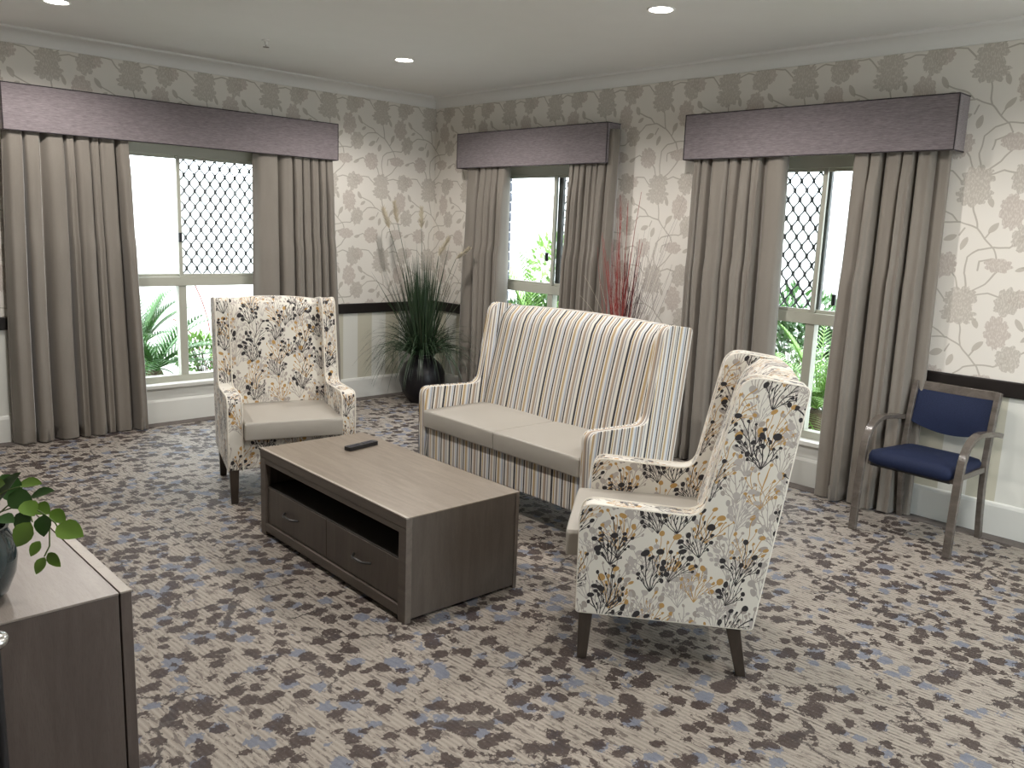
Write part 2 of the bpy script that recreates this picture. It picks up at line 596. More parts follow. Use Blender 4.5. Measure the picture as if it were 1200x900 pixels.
# ------------------------------------------------------------------ mesh helpers
def link(name, bm, mat, parent=None, smooth=False, bevel=0.0, seg=2, angle=35):
    me = bpy.data.meshes.new(name)
    bmesh.ops.recalc_face_normals(bm, faces=bm.faces)
    bm.to_mesh(me)
    bm.free()
    mats = mat if isinstance(mat, (list, tuple)) else [mat]
    for m in mats:
        me.materials.append(MAT[m] if isinstance(m, str) else m)
    o = bpy.data.objects.new(name, me)
    C.objects.link(o)
    if parent: o.parent = parent
    if smooth or bevel:
        for p in me.polygons: p.use_smooth = True
        if not bevel:
            try:
                me.set_sharp_from_angle(angle=radians(angle))
            except Exception:
                pass
    if bevel:
        md = o.modifiers.new('bevel', 'BEVEL')
        md.width = bevel
        md.segments = seg
        md.limit_method = 'ANGLE'
        md.angle_limit = radians(40)
        md.harden_normals = True
    return o


def tag(o, label=None, cat=None, group=None, kind=None):
    if label: o['label'] = label
    if cat: o['category'] = cat
    if group: o['group'] = group
    if kind: o['kind'] = kind
    return o


def empty(name, loc, rz, label, cat, group=None):
    o = bpy.data.objects.new(name, None)
    o.empty_display_size = 0.1
    C.objects.link(o)
    o.location = loc
    o.rotation_euler = (0, 0, rz)
    return tag(o, label, cat, group)


def box(bm, x0, x1, y0, y1, z0, z1, mi=0):
    vs = [bm.verts.new(p) for p in [(x0, y0, z0), (x1, y0, z0), (x1, y1, z0), (x0, y1, z0), (x0, y0, z1), (x1, y0, z1), (x1, y1, z1), (x0, y1, z1)]]
    for f in [(0, 3, 2, 1), (4, 5, 6, 7), (0, 1, 5, 4), (1, 2, 6, 5), (2, 3, 7, 6), (3, 0, 4, 7)]:
        bm.faces.new([vs[i] for i in f]).material_index = mi
    return vs


def BX(*a):
    bm = bmesh.new()
    box(bm, *a)
    return bm


def hexa(bm, bot, top):
    """box from 4 bottom and 4 top corners"""
    vs = [bm.verts.new(p) for p in list(bot) + list(top)]
    for f in [(0, 3, 2, 1), (4, 5, 6, 7), (0, 1, 5, 4), (1, 2, 6, 5), (2, 3, 7, 6), (3, 0, 4, 7)]:
        bm.faces.new([vs[i] for i in f])


def prism(bm, pts, a, b, plane='yz'):
    """extrude 2D points between a and b along the missing axis"""
    def P(p, t):
        return {'yz': (t, p[0], p[1]), 'xz': (p[0], t, p[1]), 'xy': (p[0], p[1], t)}[plane]
    A = [bm.verts.new(P(p, a)) for p in pts]
    B = [bm.verts.new(P(p, b)) for p in pts]
    n = len(pts)
    if n > 12:      # concave outlines: cap with triangles
        for t in tessellate_polygon([[Vector((p[0], p[1], 0)) for p in pts]]):
            bm.faces.new([A[k] for k in t[::-1]])
            bm.faces.new([B[k] for k in t])
    else:
        bm.faces.new(A[::-1])
        bm.faces.new(B)
    for i in range(n):
        bm.faces.new([A[i], A[(i + 1) % n], B[(i + 1) % n], B[i]])


def rounded(pts):
    """pts: (x, y, radius) -> polyline with filleted corners"""
    out = []
    n = len(pts)
    for i in range(n):
        p0, p1, p2 = Vector(pts[i - 1][:2]), Vector(pts[i][:2]), Vector(pts[(i + 1) % n][:2])
        r = pts[i][2]
        if r <= 0:
            out.append(tuple(p1))
            continue
        d0, d2 = (p0 - p1).normalized(), (p2 - p1).normalized()
        ang = d0.angle(d2)
        t = min(r / math.tan(ang / 2), (p0 - p1).length * .48, (p2 - p1).length * .48)
        a, b = p1 + d0 * t, p1 + d2 * t
        k = max(4, int((pi - ang) / radians(14)))
        for j in range(k + 1):
            s = j / k
            out.append(tuple(a * (1 - s) ** 2 + p1 * 2 * s * (1 - s) + b * s * s))
    return out


def tube(bm, pts, r, seg=6, closed=False, caps=True):
    pts = [Vector(p) for p in pts]
    n = len(pts)
    rs = r if isinstance(r, (list, tuple)) else [r] * n
    rings = []
    up = Vector((0, 0, 1))
    prev = None
    for i, p in enumerate(pts):
        if closed:
            t = (pts[(i + 1) % n] - pts[i - 1])
        else:
            t = pts[min(i + 1, n - 1)] - pts[max(i - 1, 0)]
        t.normalize()
        if prev is None:
            a = t.cross(up if abs(t.z) < .9 else Vector((1, 0, 0))).normalized()
        else:
            a = (prev - t * prev.dot(t)).normalized()
        prev = a
        b = t.cross(a)
        rings.append([bm.verts.new(p + (a * cos(2 * pi * k / seg) + b * sin(2 * pi * k / seg)) * rs[i]) for k in range(seg)])
    m = n if closed else n - 1
    for i in range(m):
        A, B = rings[i], rings[(i + 1) % n]
        for k in range(seg):
            bm.faces.new([A[k], A[(k + 1) % seg], B[(k + 1) % seg], B[k]])
    if not closed and caps:
        bm.faces.new(rings[0][::-1])
        bm.faces.new(rings[-1])


def lathe(bm, prof, seg=28, cx=0, cy=0):
    rings = []
    for r, z in prof:
        if r < 1e-5:
            rings.append([bm.verts.new((cx, cy, z))])
        else:
            rings.append([bm.verts.new((cx + r * cos(2 * pi * k / seg), cy + r * sin(2 * pi * k / seg), z)) for k in range(seg)])
    for A, B in zip(rings[:-1], rings[1:]):
        for k in range(seg):
            k2 = (k + 1) % seg
            if len(A) == 1 and len(B) == 1: continue
            if len(A) == 1: bm.faces.new([A[0], B[k], B[k2]])
            elif len(B) == 1: bm.faces.new([A[k], A[k2], B[0]])
            else: bm.faces.new([A[k], A[k2], B[k2], B[k]])


def blade(bm, p0, d, L, w, bend, seg=6, twist=0.0, mi=0, lim=None):
    """one tapering grass blade / leaf strip that bends under gravity"""
    p = Vector(p0)
    d = Vector(d).normalized()
    side = d.cross(Vector((0, 0, 1)))
    if side.length < 1e-3: side = Vector((1, 0, 0))
    side.normalize()
    side = (Matrix.Rotation(twist, 3, d) @ side)
    prev = None
    st = L / seg
    for i in range(seg + 1):
        ww = w * (1 - (i / seg) ** 2) * .5 + w * 0.04
        a, b = bm.verts.new(p - side * ww), bm.verts.new(p + side * ww)
        if prev: bm.faces.new([prev[0], prev[1], b, a]).material_index = mi
        prev = (a, b)
        p = p + d * st
        d = (d + Vector((0, 0, -bend / seg))).normalized()
        if lim is not None:
            p.x, p.y = min(p.x, lim), min(p.y, lim)
    return p


# ------------------------------------------------------------------ structure
def wall_holes(name, axis, u0, u1, z1, holes, t, inner, mats):
    """wall in plane axis=inner, thickness t outwards, rectangular holes (u0,u1,z0,z1)"""
    bm = bmesh.new()
    us = sorted({u0, u1} | {h[0] for h in holes} | {h[1] for h in holes})
    zs = sorted({0, z1} | {h[2] for h in holes} | {h[3] for h in holes})

    def inside(a, b):
        return any(h[0] - 1e-6 <= a < h[1] - 1e-6 and h[2] - 1e-6 <= b < h[3] - 1e-6 for h in holes)
    P = (lambda u, o, z: (u, inner + o, z)) if axis == 'x' else (lambda u, o, z: (inner + o, u, z))
    for a, b in zip(us[:-1], us[1:]):
        for c, d in zip(zs[:-1], zs[1:]):
            if inside(a, c): continue
            for o in (0, t):
                bm.faces.new([bm.verts.new(P(*q)) for q in [(a, o, c), (b, o, c), (b, o, d), (a, o, d)]])
    for (a, b, c, d) in holes:
        for q in ([(a, c), (a, d)], [(b, c), (b, d)], [(a, c), (b, c)], [(a, d), (b, d)]):
            f = bm.faces.new([bm.verts.new(P(q[0][0], 0, q[0][1])), bm.verts.new(P(q[1][0], 0, q[1][1])),
                              bm.verts.new(P(q[1][0], t, q[1][1])), bm.verts.new(P(q[0][0], t, q[0][1]))])
            f.material_index = 1
    for q in ([(u0, 0), (u0, z1)], [(u1, 0), (u1, z1)], [(u0, z1), (u1, z1)]):
        bm.faces.new([bm.verts.new(P(q[0][0], 0, q[0][1])), bm.verts.new(P(q[1][0], 0, q[1][1])),
                      bm.verts.new(P(q[1][0], t, q[1][1])), bm.verts.new(P(q[0][0], t, q[0][1]))])
    return tag(link(name, bm, mats), kind='structure')


ZS, ZH = 0.30, 2.07
H1 = (-3.25, -1.45, ZS, ZH)
H2 = (-1.98, -0.83, ZS, ZH)
H3 = (-4.32, -3.20, ZS, ZH)
wall_holes('wall_back', 'x', XW, 0.0, CEIL, [H1], 0.22, 0.0, ['wall_x', 'white'])
wall_holes('wall_right', 'y', YS, 0.22, CEIL, [H2, H3], 0.20, 0.0, ['wall_y', 'white'])
wall_holes('wall_left', 'y', YS, 0.0, CEIL, [], -0.15, XW, ['wall_y', 'white'])
HD = (-2.72, -0.7, 0.02, 2.35)
wall_holes('wall_front', 'x', XW, 0.0, CEIL, [HD], -0.22, YS, ['wall_x', 'white'])
tag(link('floor', BX(XW, 0, YS, 0, -0.05, 0), 'carpet'), kind='structure')
tag(link('ceiling', BX(XW - .1, 0.2, YS - .2, 0.2, CEIL, CEIL + .1), 'ceiling'), kind='structure')


def cornice(name, axis, a, b, inner, sgn):
    pts = [(0, CEIL - .09), (0, CEIL), (.11, CEIL), (.11, CEIL - .012), (.10, CEIL - .018)]
    for i in range(1, 8):
        t = i / 8 * pi / 2
        pts.append((.10 - .082 * sin(t), CEIL - .018 - .058 * (1 - cos(t))))
    pts += [(.014, CEIL - .078), (.014, CEIL - .09)]
    bm = bmesh.new()
    if axis == 'x':
        prism(bm, [(inner + sgn * p[0], p[1]) for p in pts], a, b, 'yz')
    else:
        prism(bm, [(inner + sgn * p[0], p[1]) for p in pts], a, b, 'xz')
    return tag(link(name, bm, 'cornice', smooth=True, angle=25), kind='structure')


cornice('trim_1', 'x', XW, 0, -0.0005, -1)
cornice('trim_2', 'y', YS, 0, -0.0005, -1)


def segs_without(a, b, holes):
    out = []
    x = a
    for h in sorted(holes):
        out.append((x, h[0]))
        x = h[1]
    out.append((x, b))
    return out


RZ0, RZ1 = 0.769, 0.854
n = 3
for a, b in segs_without(XW, -0.022, [(-3.32, -1.38)]):
    bm = bmesh.new()
    prism(bm, [(0, RZ0), (-.018, RZ0), (-.022, RZ0 + .006), (-.022, RZ1 - .006), (-.018, RZ1), (0, RZ1)], a, b, 'yz')
    tag(link('trim_%d' % n, bm, 'rail'), kind='structure'); n += 1
for a, b in segs_without(YS, 0, [(-4.39, -3.13), (-2.05, -0.79)]):
    bm = bmesh.new()
    prism(bm, [(0, RZ0), (-.018, RZ0), (-.022, RZ0 + .006), (-.022, RZ1 - .006), (-.018, RZ1), (0, RZ1)], a, b, 'xz')
    tag(link('trim_%d' % n, bm, 'rail'), kind='structure'); n += 1
BH = 0.184
bprof = [(0, 0), (-.018, 0), (-.018, BH - .022), (-.012, BH - .006), (-.006, BH), (0, BH)]
bm = bmesh.new(); prism(bm, bprof, XW, -0.018, 'yz'); tag(link('baseboard_back', bm, 'white'), kind='structure')
bm = bmesh.new(); prism(bm, bprof, YS, 0, 'xz'); tag(link('baseboard_right', bm, 'white'), kind='structure')
# plain carpet border along the walls
tag(link('trim_%d' % n, BX(XW, -.018, -.118, -.018, 0, .003), 'border'), kind='structure'); n += 1
tag(link('trim_%d' % n, BX(-.118, -.018, YS, -.118, 0, .003), 'border'), kind='structure'); n += 1
# white painted aprons and sills under the windows
for axis, (a, b) in (('x', H1[:2]), ('y', H2[:2]), ('y', H3[:2])):
    bm = bmesh.new()
    pr = [(0, BH), (-.010, BH), (-.010, ZS - .035), (-.045, ZS - .028), (-.048, ZS - .004), (-.044, ZS), (.14, ZS + .004), (.14, ZS - .02), (0, ZS - .03)]
    prism(bm, pr, a - .06 if axis == 'x' else a - .06, b + .06, 'yz' if axis == 'x' else 'xz')
    tag(link('trim_%d' % n, bm, 'white'), kind='structure'); n += 1


# windows: local frame u along the wall, o outwards
def window(name, axis, hole, mull, mesh_side, latch_at=None, sash_dark=False):
    """root is the outer frame, panes, sashes and grille are its parts"""
    a, b, z0, z1 = hole
    P = (lambda u, o, z: (u, o, z)) if axis == 'x' else (lambda u, o, z: (o, u, z))

    def bar(bm, u0, u1, o0, o1, za, zb):
        p, q = P(u0, o0, za), P(u1, o1, zb)
        box(bm, min(p[0], q[0]), max(p[0], q[0]), min(p[1], q[1]), max(p[1], q[1]), za, zb)
    zm0, zm1 = 1.035, 1.105
    m0, m1 = mull
    bm = bmesh.new()
    F = .045
    bar(bm, a, a + F, .03, .10, z0, z1)
    bar(bm, b - F, b, .03, .10, z0, z1)
    bar(bm, a + F, b - F, .03, .10, z0, z0 + .05)
    bar(bm, a + F, b - F, .03, .10, z1 - .072, z1)
    bar(bm, a + F, b - F, .025, .10, zm0, zm1)
    root = link(name, bm, 'alu', bevel=.003, seg=1)
    tag(root, kind='structure')
    # mullions above and below the transom
    bm = bmesh.new(); bar(bm, m0, m1, .035, .095, z0 + .05, zm0); link('lower_mullion', bm, 'alu', root, bevel=.002, seg=1)
    # sliding sash frame
    s0, s1 = a + F, b - F
    for (p, q, o, nm) in ((s0, (m0 + m1) / 2 + .018, .055, 'fixed_sash'), ((m0 + m1) / 2 - .018, s1, .035, 'sliding_sash')):
        bm = bmesh.new()
        w_ = .028
        dk = o
        bar(bm, p, p + w_, dk, dk + .018, zm1, z1 - .072)
        bar(bm, q - w_, q, dk, dk + .018, zm1, z1 - .072)
        bar(bm, p + w_, q - w_, dk, dk + .018, zm1, zm1 + .022)
        bar(bm, p + w_, q - w_, dk, dk + .018, z1 - .094, z1 - .072)
        s = link(nm, bm, 'alu', root, bevel=.002, seg=1)
        bm = bmesh.new(); bar(bm, p + w_, q - w_, dk + .007, dk + .011, zm1 + .022, z1 - .094)
        link('pane', bm, 'glass', s)
    if sash_dark:
        sm = {'window_2': (-1.575, -1.525), 'window_3': (-3.845, -3.785)}[name]
        bm = bmesh.new(); bar(bm, sm[0], sm[1], .078, .108, zm1, z1 - .072); link('meeting_stile', bm, 'alu_dark', root, bevel=.002, seg=1)
    for (p, q) in ((s0, m0), (m1, s1)):
        bm = bmesh.new(); bar(bm, p, q, .062, .066, z0 + .05, zm0); link('pane', bm, 'glass', root)
    # diamond security grille outside the glass on one side
    g0, g1 = (s0, m0 + .01) if mesh_side == 'a' else (m1 - .01, s1)
    gz0, gz1 = zm1 - .01, z1 - .075
    bm = bmesh.new()
    bar(bm, g0, g0 + .014, .110, .122, gz0, gz1); bar(bm, g1 - .014, g1, .110, .122, gz0, gz1)
    bar(bm, g0, g1, .110, .122, gz0, gz0 + .014); bar(bm, g0, g1, .110, .122, gz1 - .014, gz1)
    link('grille_frame', bm, 'alu_dark' if sash_dark else 'grille', root)
    bm = bmesh.new()
    du, dz = .040, .056
    g0 += .01; g1 -= .01; gz0 += .01; gz1 -= .01
    nu, nz = int((g1 - g0) / du), int((gz1 - gz0) / dz)
    eu, ez = (g1 - g0) / nu, (gz1 - gz0) / nz
    for i in range(nu):
        for j in range(nz):
            if (i + j) % 2 == 0:
                pa, pb = (g0 + i * eu, gz0 + j * ez), (g0 + (i + 1) * eu, gz0 + (j + 1) * ez)
            else:
                pa, pb = (g0 + i * eu, gz0 + (j + 1) * ez), (g0 + (i + 1) * eu, gz0 + j * ez)
            mid = ((pa[0] + pb[0]) / 2, (pa[1] + pb[1]) / 2)
            # strands swell at the crossings
            q1 = (pa[0] * .75 + pb[0] * .25, pa[1] * .68 + pb[1] * .32)
            q2 = (pa[0] * .25 + pb[0] * .75, pa[1] * .32 + pb[1] * .68)
            tube(bm, [P(pa[0], .116, pa[1]), P(q1[0], .116, q1[1]), P(q2[0], .116, q2[1]), P(pb[0], .116, pb[1])], [.0105, .0052, .0052, .0105], 4, caps=False)
    link('diamond_grille', bm, 'grille', root)
    if latch_at:
        u_, z_ = latch_at
        bm = bmesh.new()
        bar(bm, u_ - .012, u_ + .012, .012, .034, z_ - .035, z_ + .035)
        link('latch', bm, 'black', root, bevel=.004)
    return root


window('window_1', 'x', H1, (-2.42, -2.36), 'b', (-2.40, 1.40))
window('window_2', 'y', H2, (-1.55, -1.49), 'a', (-1.475, 1.34), True)
window('window_3', 'y', H3, (-3.85, -3.79), 'b', (-3.965, 1.20), True)
# glazed doors behind the camera let in the cool light that falls on the right hand wall
bm = bmesh.new()
for x in (-2.72, -1.74, -0.76):
    box(bm, x, x + .06, YS - .12, YS - .06, .02, 2.35)
for x in (-2.72, -1.74):
    box(bm, x + .06, x + .98, YS - .12, YS - .06, 2.29, 2.35)
    box(bm, x + .06, x + .98, YS - .12, YS - .06, .02, .09)
dr = tag(link('door_1', bm, 'alu'), kind='structure')
for x in (-2.72, -1.74):
    link('pane', BX(x + .06, x + .98, YS - .092, YS - .088, .09, 2.29), 'glass', dr)

# brick reveal seen on the outer jamb of the middle window
br_root = tag(link('trim_%d' % n, BX(.104, .196, -.838, -.8302, .31, 2.03), 'mortar'), kind='structure'); n += 1
me_b = None
z = .33
while z < 2.0:
    if me_b is None:
        o = link('brick', BX(.106, .198, -.846, -.8365, 0, .074), 'brick', br_root, bevel=.002, seg=1)
        me_b = o.data
    else:
        o = bpy.data.objects.new('brick', me_b); C.objects.link(o); o.parent = br_root
    o.location = (0, random.uniform(-.002, .001), z)
    z += .086


# ------------------------------------------------------------------ pelmets
def pelmet(axis, a, b, label):
    z0, z1, d, t = 2.058, 2.348, .15, .018
    root = empty('pelmet', ((a + b) / 2, 0, z0) if axis == 'x' else (0, (a + b) / 2, z0), 0 if axis == 'x' else -pi / 2, label, 'pelmet', 'box pelmets over the windows')
    L = abs(b - a) / 2
    H = z1 - z0
    link('front_panel', BX(-L, L, -d, -d + t, 0, H), 'pelmet', root, bevel=.004)
    link('end_panel', BX(-L, -L + t, -d + t, -.001, 0, H), 'pelmet', root, bevel=.003)
    link('end_panel', BX(L - t, L, -d + t, -.001, 0, H), 'pelmet', root, bevel=.003)
    link('top_panel', BX(-L + t, L - t, -d + t, -.001, H - t, H - .001), 'pelmet', root)
    bm = bmesh.new()
    r = .0035
    for zz in (.001, H - .001):
        tube(bm, [(-L, -.004, zz), (-L, -d, zz), (L, -d, zz), (L, -.004, zz)], r, 6)
    for x in (-L, L):
        tube(bm, [(x, -d, 0), (x, -d, H)], r, 6)
    link('piping', bm, 'pelmet_piping', root, smooth=True)
    bm = bmesh.new()
    box(bm, -L + .03, L - .03, -.10, -.075, H - .05, H - .022)
    link('curtain_track', bm, 'white', root)
    return root


pelmet('x', -3.572, -1.135, 'long mauve-grey fabric box pelmet above the left-hand window')
pelmet('y', -.497, -2.205, 'short mauve-grey fabric box pelmet above the middle window behind the sofa')
pelmet('y', -2.890, -4.618, 'mauve-grey fabric box pelmet above the right-hand window beside the blue chair')


# ------------------------------------------------------------------ curtains
def curtain(axis, top, bot, folds, label, seed, base_off=.080, amp=.054, last_flat=False):
    """top/bot: (start, end) along the wall; folds: relative widths of the folds"""
    rnd = random.Random(seed)
    mid = (top[0] + top[1]) / 2
    root = empty('curtain', (mid, -base_off, 0) if axis == 'x' else (-base_off, mid, 0), 0 if axis == 'x' else -pi / 2, label, 'curtain', 'floor-length taupe curtains')
    sgn = 1 if axis == 'x' else -1
    t0, t1 = sorted([sgn * (top[0] - mid), sgn * (top[1] - mid)])
    b0, b1 = sorted([sgn * (bot[0] - mid), sgn * (bot[1] - mid)])
    cum = [0]
    for f in folds: cum.append(cum[-1] + f)
    tot = cum[-1]
    K = 16
    NV = 26
    amps = [rnd.uniform(.65, 1.25) for _ in folds]
    if last_flat: amps[-1] = .12
    ph = [rnd.uniform(-1, 1) for _ in folds]
    sk = [rnd.choice([1.5, 1.25, 1.0, .8]) for _ in folds]
    bm = bmesh.new()
    rows = []
    for j in range(NV + 1):
        v = j / NV                       # 0 bottom .. 1 top
        z = .012 + v * (2.30 - .012)
        row = []
        for i, f in enumerate(folds):
            for k in range(K + (1 if i == len(folds) - 1 else 0)):
                s = k / K
                x = (cum[i] + f * s) / tot
                # sharp valleys, round crests
                g = min(1, max(0, (sin(pi * s ** sk[i]) - .10) / .52)) ** .7
                g += .10 * sin(pi * s) * sin(3 * pi * s + ph[i] * 3)
                dep = -amp * 2.1 * amps[i] * (g - .25)
                sway = .010 * ph[i] * sin(pi * s) * sin(2.2 * v * pi + ph[i] * 3)
                ee = v ** 1.3
                xx = (b0 + (b1 - b0) * x) * (1 - ee) + (t0 + (t1 - t0) * x) * ee + sway
                fw = (b1 - b0) * f / tot
                xx -= fw * (.05 + .03 * ph[i]) * sin(2 * pi * s) * (1 if v < .85 else max(0, (1 - v) / .15))
                gather = .72 + .28 * (1 - v) if v > .6 else 1
                y = dep * gather * (0.8 + .2 * (1 - v)) - .008 * (1 - v)
                lim_ = -.042 if v > .86 else (-.042 - (.86 - v) * .35)
                y = min(max(y, lim_), .030) + (.012 if last_flat and i == len(folds) - 1 else 0)
                row.append(bm.verts.new((xx, y, z)))
        rows.append(row)
    for A, B in zip(rows[:-1], rows[1:]):
        for i in range(len(A) - 1):
            bm.faces.new([A[i], A[i + 1], B[i + 1], B[i]])
    o = link('drape', bm, 'curtain', root, smooth=True, angle=80)
    md = o.modifiers.new('thick', 'SOLIDIFY'); md.thickness = .004; md.offset = 0
    # hem: a second layer sewn along the foot
    hem = bmesh.new()
    hr = []
    for j in (0, 1, 2):
        r_ = []
        for (vb) in range(len(folds) * K + 1):
            i = min(vb // K, len(folds) - 1)
            k = vb - i * K
            s = k / K
            x = (cum[i] + folds[i] * s) / tot
            g = min(1, max(0, (sin(pi * s ** sk[i]) - .10) / .52)) ** .7
            g += .10 * sin(pi * s) * sin(3 * pi * s + ph[i] * 3)
            dep = min(-amp * 2.1 * amps[i] * (g - .25), .030) + (.012 if last_flat and i == len(folds) - 1 else 0)
            v = j * .04
            xx = (b0 + (b1 - b0) * x) - (b1 - b0) * folds[i] / tot * (.05 + .03 * ph[i]) * sin(2 * pi * s)
            r_.append(hem.verts.new((xx, dep - .008 - .0045, .010 + j * .045)))
        hr.append(r_)
    for A, B in zip(hr[:-1], hr[1:]):
        for i in range(len(A) - 1):
            hem.faces.new([A[i], A[i + 1], B[i + 1], B[i]])
    link('hem', hem, 'curtain', root, smooth=True, angle=80)
    return root


curtain('x', (-3.56, -2.80), (-3.62, -2.755), [1.2, 1.0, 1.4, .6, 1.0, .6, 1.1, .9], 'wide taupe curtain left of the left-hand window, at the left of the picture', 3)
curtain('x', (-1.85, -1.17), (-1.87, -1.115), [2.0, 1.2, .8, .7, .8, .6, .7], 'taupe curtain right of the left-hand window, behind the far armchair', 4)
curtain('y', (-1.09, -.575), (-1.105, -.565), [.8, .5, .6, .8, 1.4][::-1], 'narrow taupe curtain left of the middle window, beside the tall grass plant', 5)
curtain('y', (-2.265, -1.80), (-2.22, -1.80), [.6, .7, .5, .8, .6, .8, .9], 'narrow taupe curtain right of the middle window, behind the red twigs', 6)
curtain('y', (-3.62, -2.935), (-3.665, -2.95), [.6, .5, 1.3, .6, .8, .6, 1.4], 'taupe curtain left of the right-hand window, behind the near armchair', 7)
curtain('y', (-4.58, -4.045), (-4.605, -4.03), [1.2, .7, 1.2, .7, 1.0, .8], 'taupe curtain right of the right-hand window, behind the blue chair', 8, last_flat=True)


# ------------------------------------------------------------------ ceiling fittings
dl_labels = ['round recessed downlight nearest the room corner', 'round recessed downlight nearest the right-hand window, topmost in view',
             'round recessed downlight over the left-hand window, cut by the top edge of the picture', 'round recessed downlight above the coffee table, out of view',
             'round recessed downlight in the ceiling near the blue chair, out of view', 'round recessed downlight in the ceiling near the sideboard, out of view']
for (x, y), lb in zip(DOWNLIGHTS, dl_labels):
    r = empty('downlight', (x, y, CEIL), 0, lb, 'ceiling light', 'recessed downlights')
    bm = bmesh.new(); lathe(bm, [(.060, 0), (.060, -.004), (.068, -.006), (.073, -.002), (.073, 0)], 32); link('ring', bm, 'lamp_ring', r, smooth=True)
    bm = bmesh.new(); lathe(bm, [(0, -.003), (.060, -.003)], 32); link('lens', bm, 'lamp', r)
    l = bpy.data.lights.new('downlight_lamp', 'SPOT')
    l.energy = DOWN_W * 4
    l.color = (1.0, .95, .90)
    l.shadow_soft_size = .045
    l.spot_size = radians(158)
    l.spot_blend = .45
    lo = bpy.data.objects.new('downlight_lamp', l)
    C.objects.link(lo)
    lo.location = (0, 0, -.03)
    lo.parent = r
sp = empty('fire_sprinkler', (-2.24, -1.06, CEIL), 0, 'small metal fire sprinkler head on the ceiling left of the centre downlight', 'sprinkler')
bm = bmesh.new(); lathe(bm, [(0, 0), (.028, 0), (.026, -.006), (.012, -.010), (.008, -.03), (0, -.03)], 16); link('body', bm, 'lamp_ring', sp, smooth=True)
bm = bmesh.new(); lathe(bm, [(0, -.042), (.020, -.042), (.020, -.045), (0, -.045)], 14); tube(bm, [(0, 0, -.028), (0, 0, -.044)], .003, 6); link('deflector', bm, 'steel', sp)


# ------------------------------------------------------------------ wing chairs and sofa
def wing_seat(root, W, AW, fab, ncush, legh, zsb, zst, ysf):
    """local: x to the sitter's left, y backwards"""
    hw = W / 2
    prof = rounded([(0, legh, .012), (-.004, .606, .055), (.425, .590, .075), (.523, 1.103, .075), (.742, 1.075, .025), (.625, legh, .012)])
    for s in (-1, 1):
        bm = bmesh.new()
        x0, x1 = (hw - AW, hw) if s > 0 else (-hw, -hw + AW)
        prism(bm, prof, x0, x1, 'yz')
        w_ = link('winged_arm', bm, fab, root, bevel=.012, seg=3)
        bm = bmesh.new()
        for xx in (x0 + .004, x1 - .004):
            tube(bm, [(xx, p[0] , p[1]) for p in prof], .0045, 6, closed=True)
        link('piping', bm, 'piping' if fab == 'floral' else fab, w_, smooth=True)
    # reclined backrest between the wings, crowned on top
    bm = bmesh.new()
    NX, NZ = 20, 14
    xi = hw - AW + .004
    front, back = [], []
    for j in range(NZ + 1):
        v = j / NZ
        rf, rb = [], []
        for i in range(NX + 1):
            uu = -1 + 2 * i / NX
            zt = 1.078 + .018 * (1 - uu * uu)
            z = .40 + (zt - .40) * v
            yf = .425 + .165 * v - .012 * (1 - uu ** 4) * sin(pi * min(1, v * 1.05)) - .0 * uu
            if v > .86: yf += .055 * ((v - .86) / .14) ** 2.2
            z0 = legh + (zt - legh) * v
            yb = .618 + .117 * v
            if v > .9: yb -= .016 * ((v - .9) / .1) ** 2
            rf.append(bm.verts.new((uu * xi, yf, z)))
            rb.append(bm.verts.new((uu * xi, yb, z0)))
        front.append(rf); back.append(rb)
    for g, fl in ((front, False), (back, True)):
        for A, B in zip(g[:-1], g[1:]):
            for i in range(NX):
                bm.faces.new([A[i], A[i + 1], B[i + 1], B[i]])
    for i in range(NX):
        bm.faces.new([front[-1][i], front[-1][i + 1], back[-1][i + 1], back[-1][i]])
        bm.faces.new([front[0][i], front[0][i + 1], back[0][i + 1], back[0][i]])
    for e in (0, NX):
        for j in range(NZ):
            bm.faces.new([front[j][e], front[j + 1][e], back[j + 1][e], back[j][e]])
    link('backrest', bm, fab, root, smooth=True, angle=50)
    # seat base / apron
    link('seat_base', BX(-hw + AW - .003, hw - AW + .003, .012, .60, legh, zsb), fab, root, bevel=.010)
    # cushions
    cw = 2 * (hw - AW) / ncush
    for c in range(ncush):
        xa = -(hw - AW) + c * cw + .002
        xb = xa + cw - .004
        bm = bmesh.new()
        box(bm, xa, xb, ysf, .50, zsb + .001, zst)
        bmesh.ops.subdivide_edges(bm, edges=bm.edges[:], cuts=7, use_grid_fill=True)
        for v in bm.verts:
            uu = (v.co.x - xa) / (xb - xa) * 2 - 1
            vv = (v.co.y - ysf) / (.50 - ysf) * 2 - 1
            k_ = (1 - uu ** 4) * (1 - vv ** 4)
            if v.co.z > zst - .001: v.co.z += .014 * k_ - .006
            if v.co.y < ysf + .001:
                zz = (v.co.z - zsb) / (zst - zsb) * 2 - 1
                v.co.y -= .008 * (1 - zz * zz) * (1 - uu ** 6)
        link('seat_cushion', bm, 'vinyl', root, bevel=.012, seg=3)
    return root


def legs(root, W, legh, front_y=.03, rear_y=.60, rear_splay=.045):
    hw = W / 2
    for sx in (-1, 1):
        for fy, splay in ((front_y, -.006), (rear_y - .045, rear_splay)):
            xo = sx * (hw - .035)
            a, b_ = .026, .018
            bot = [(xo - b_, fy - b_ + splay + .005, 0), (xo + b_, fy - b_ + splay + .005, 0), (xo + b_, fy + b_ + splay + .005, 0), (xo - b_, fy + b_ + splay + .005, 0)]
            top = [(xo - a, fy - a + .005, legh + .004), (xo + a, fy - a + .005, legh + .004), (xo + a, fy + a + .005, legh + .004), (xo - a, fy + a + .005, legh + .004)]
            bm = bmesh.new()
            hexa(bm, bot, top)
            link('leg', bm, 'leg', root, bevel=.003, seg=1)


def pose(Tf): return Tf + pi / 2


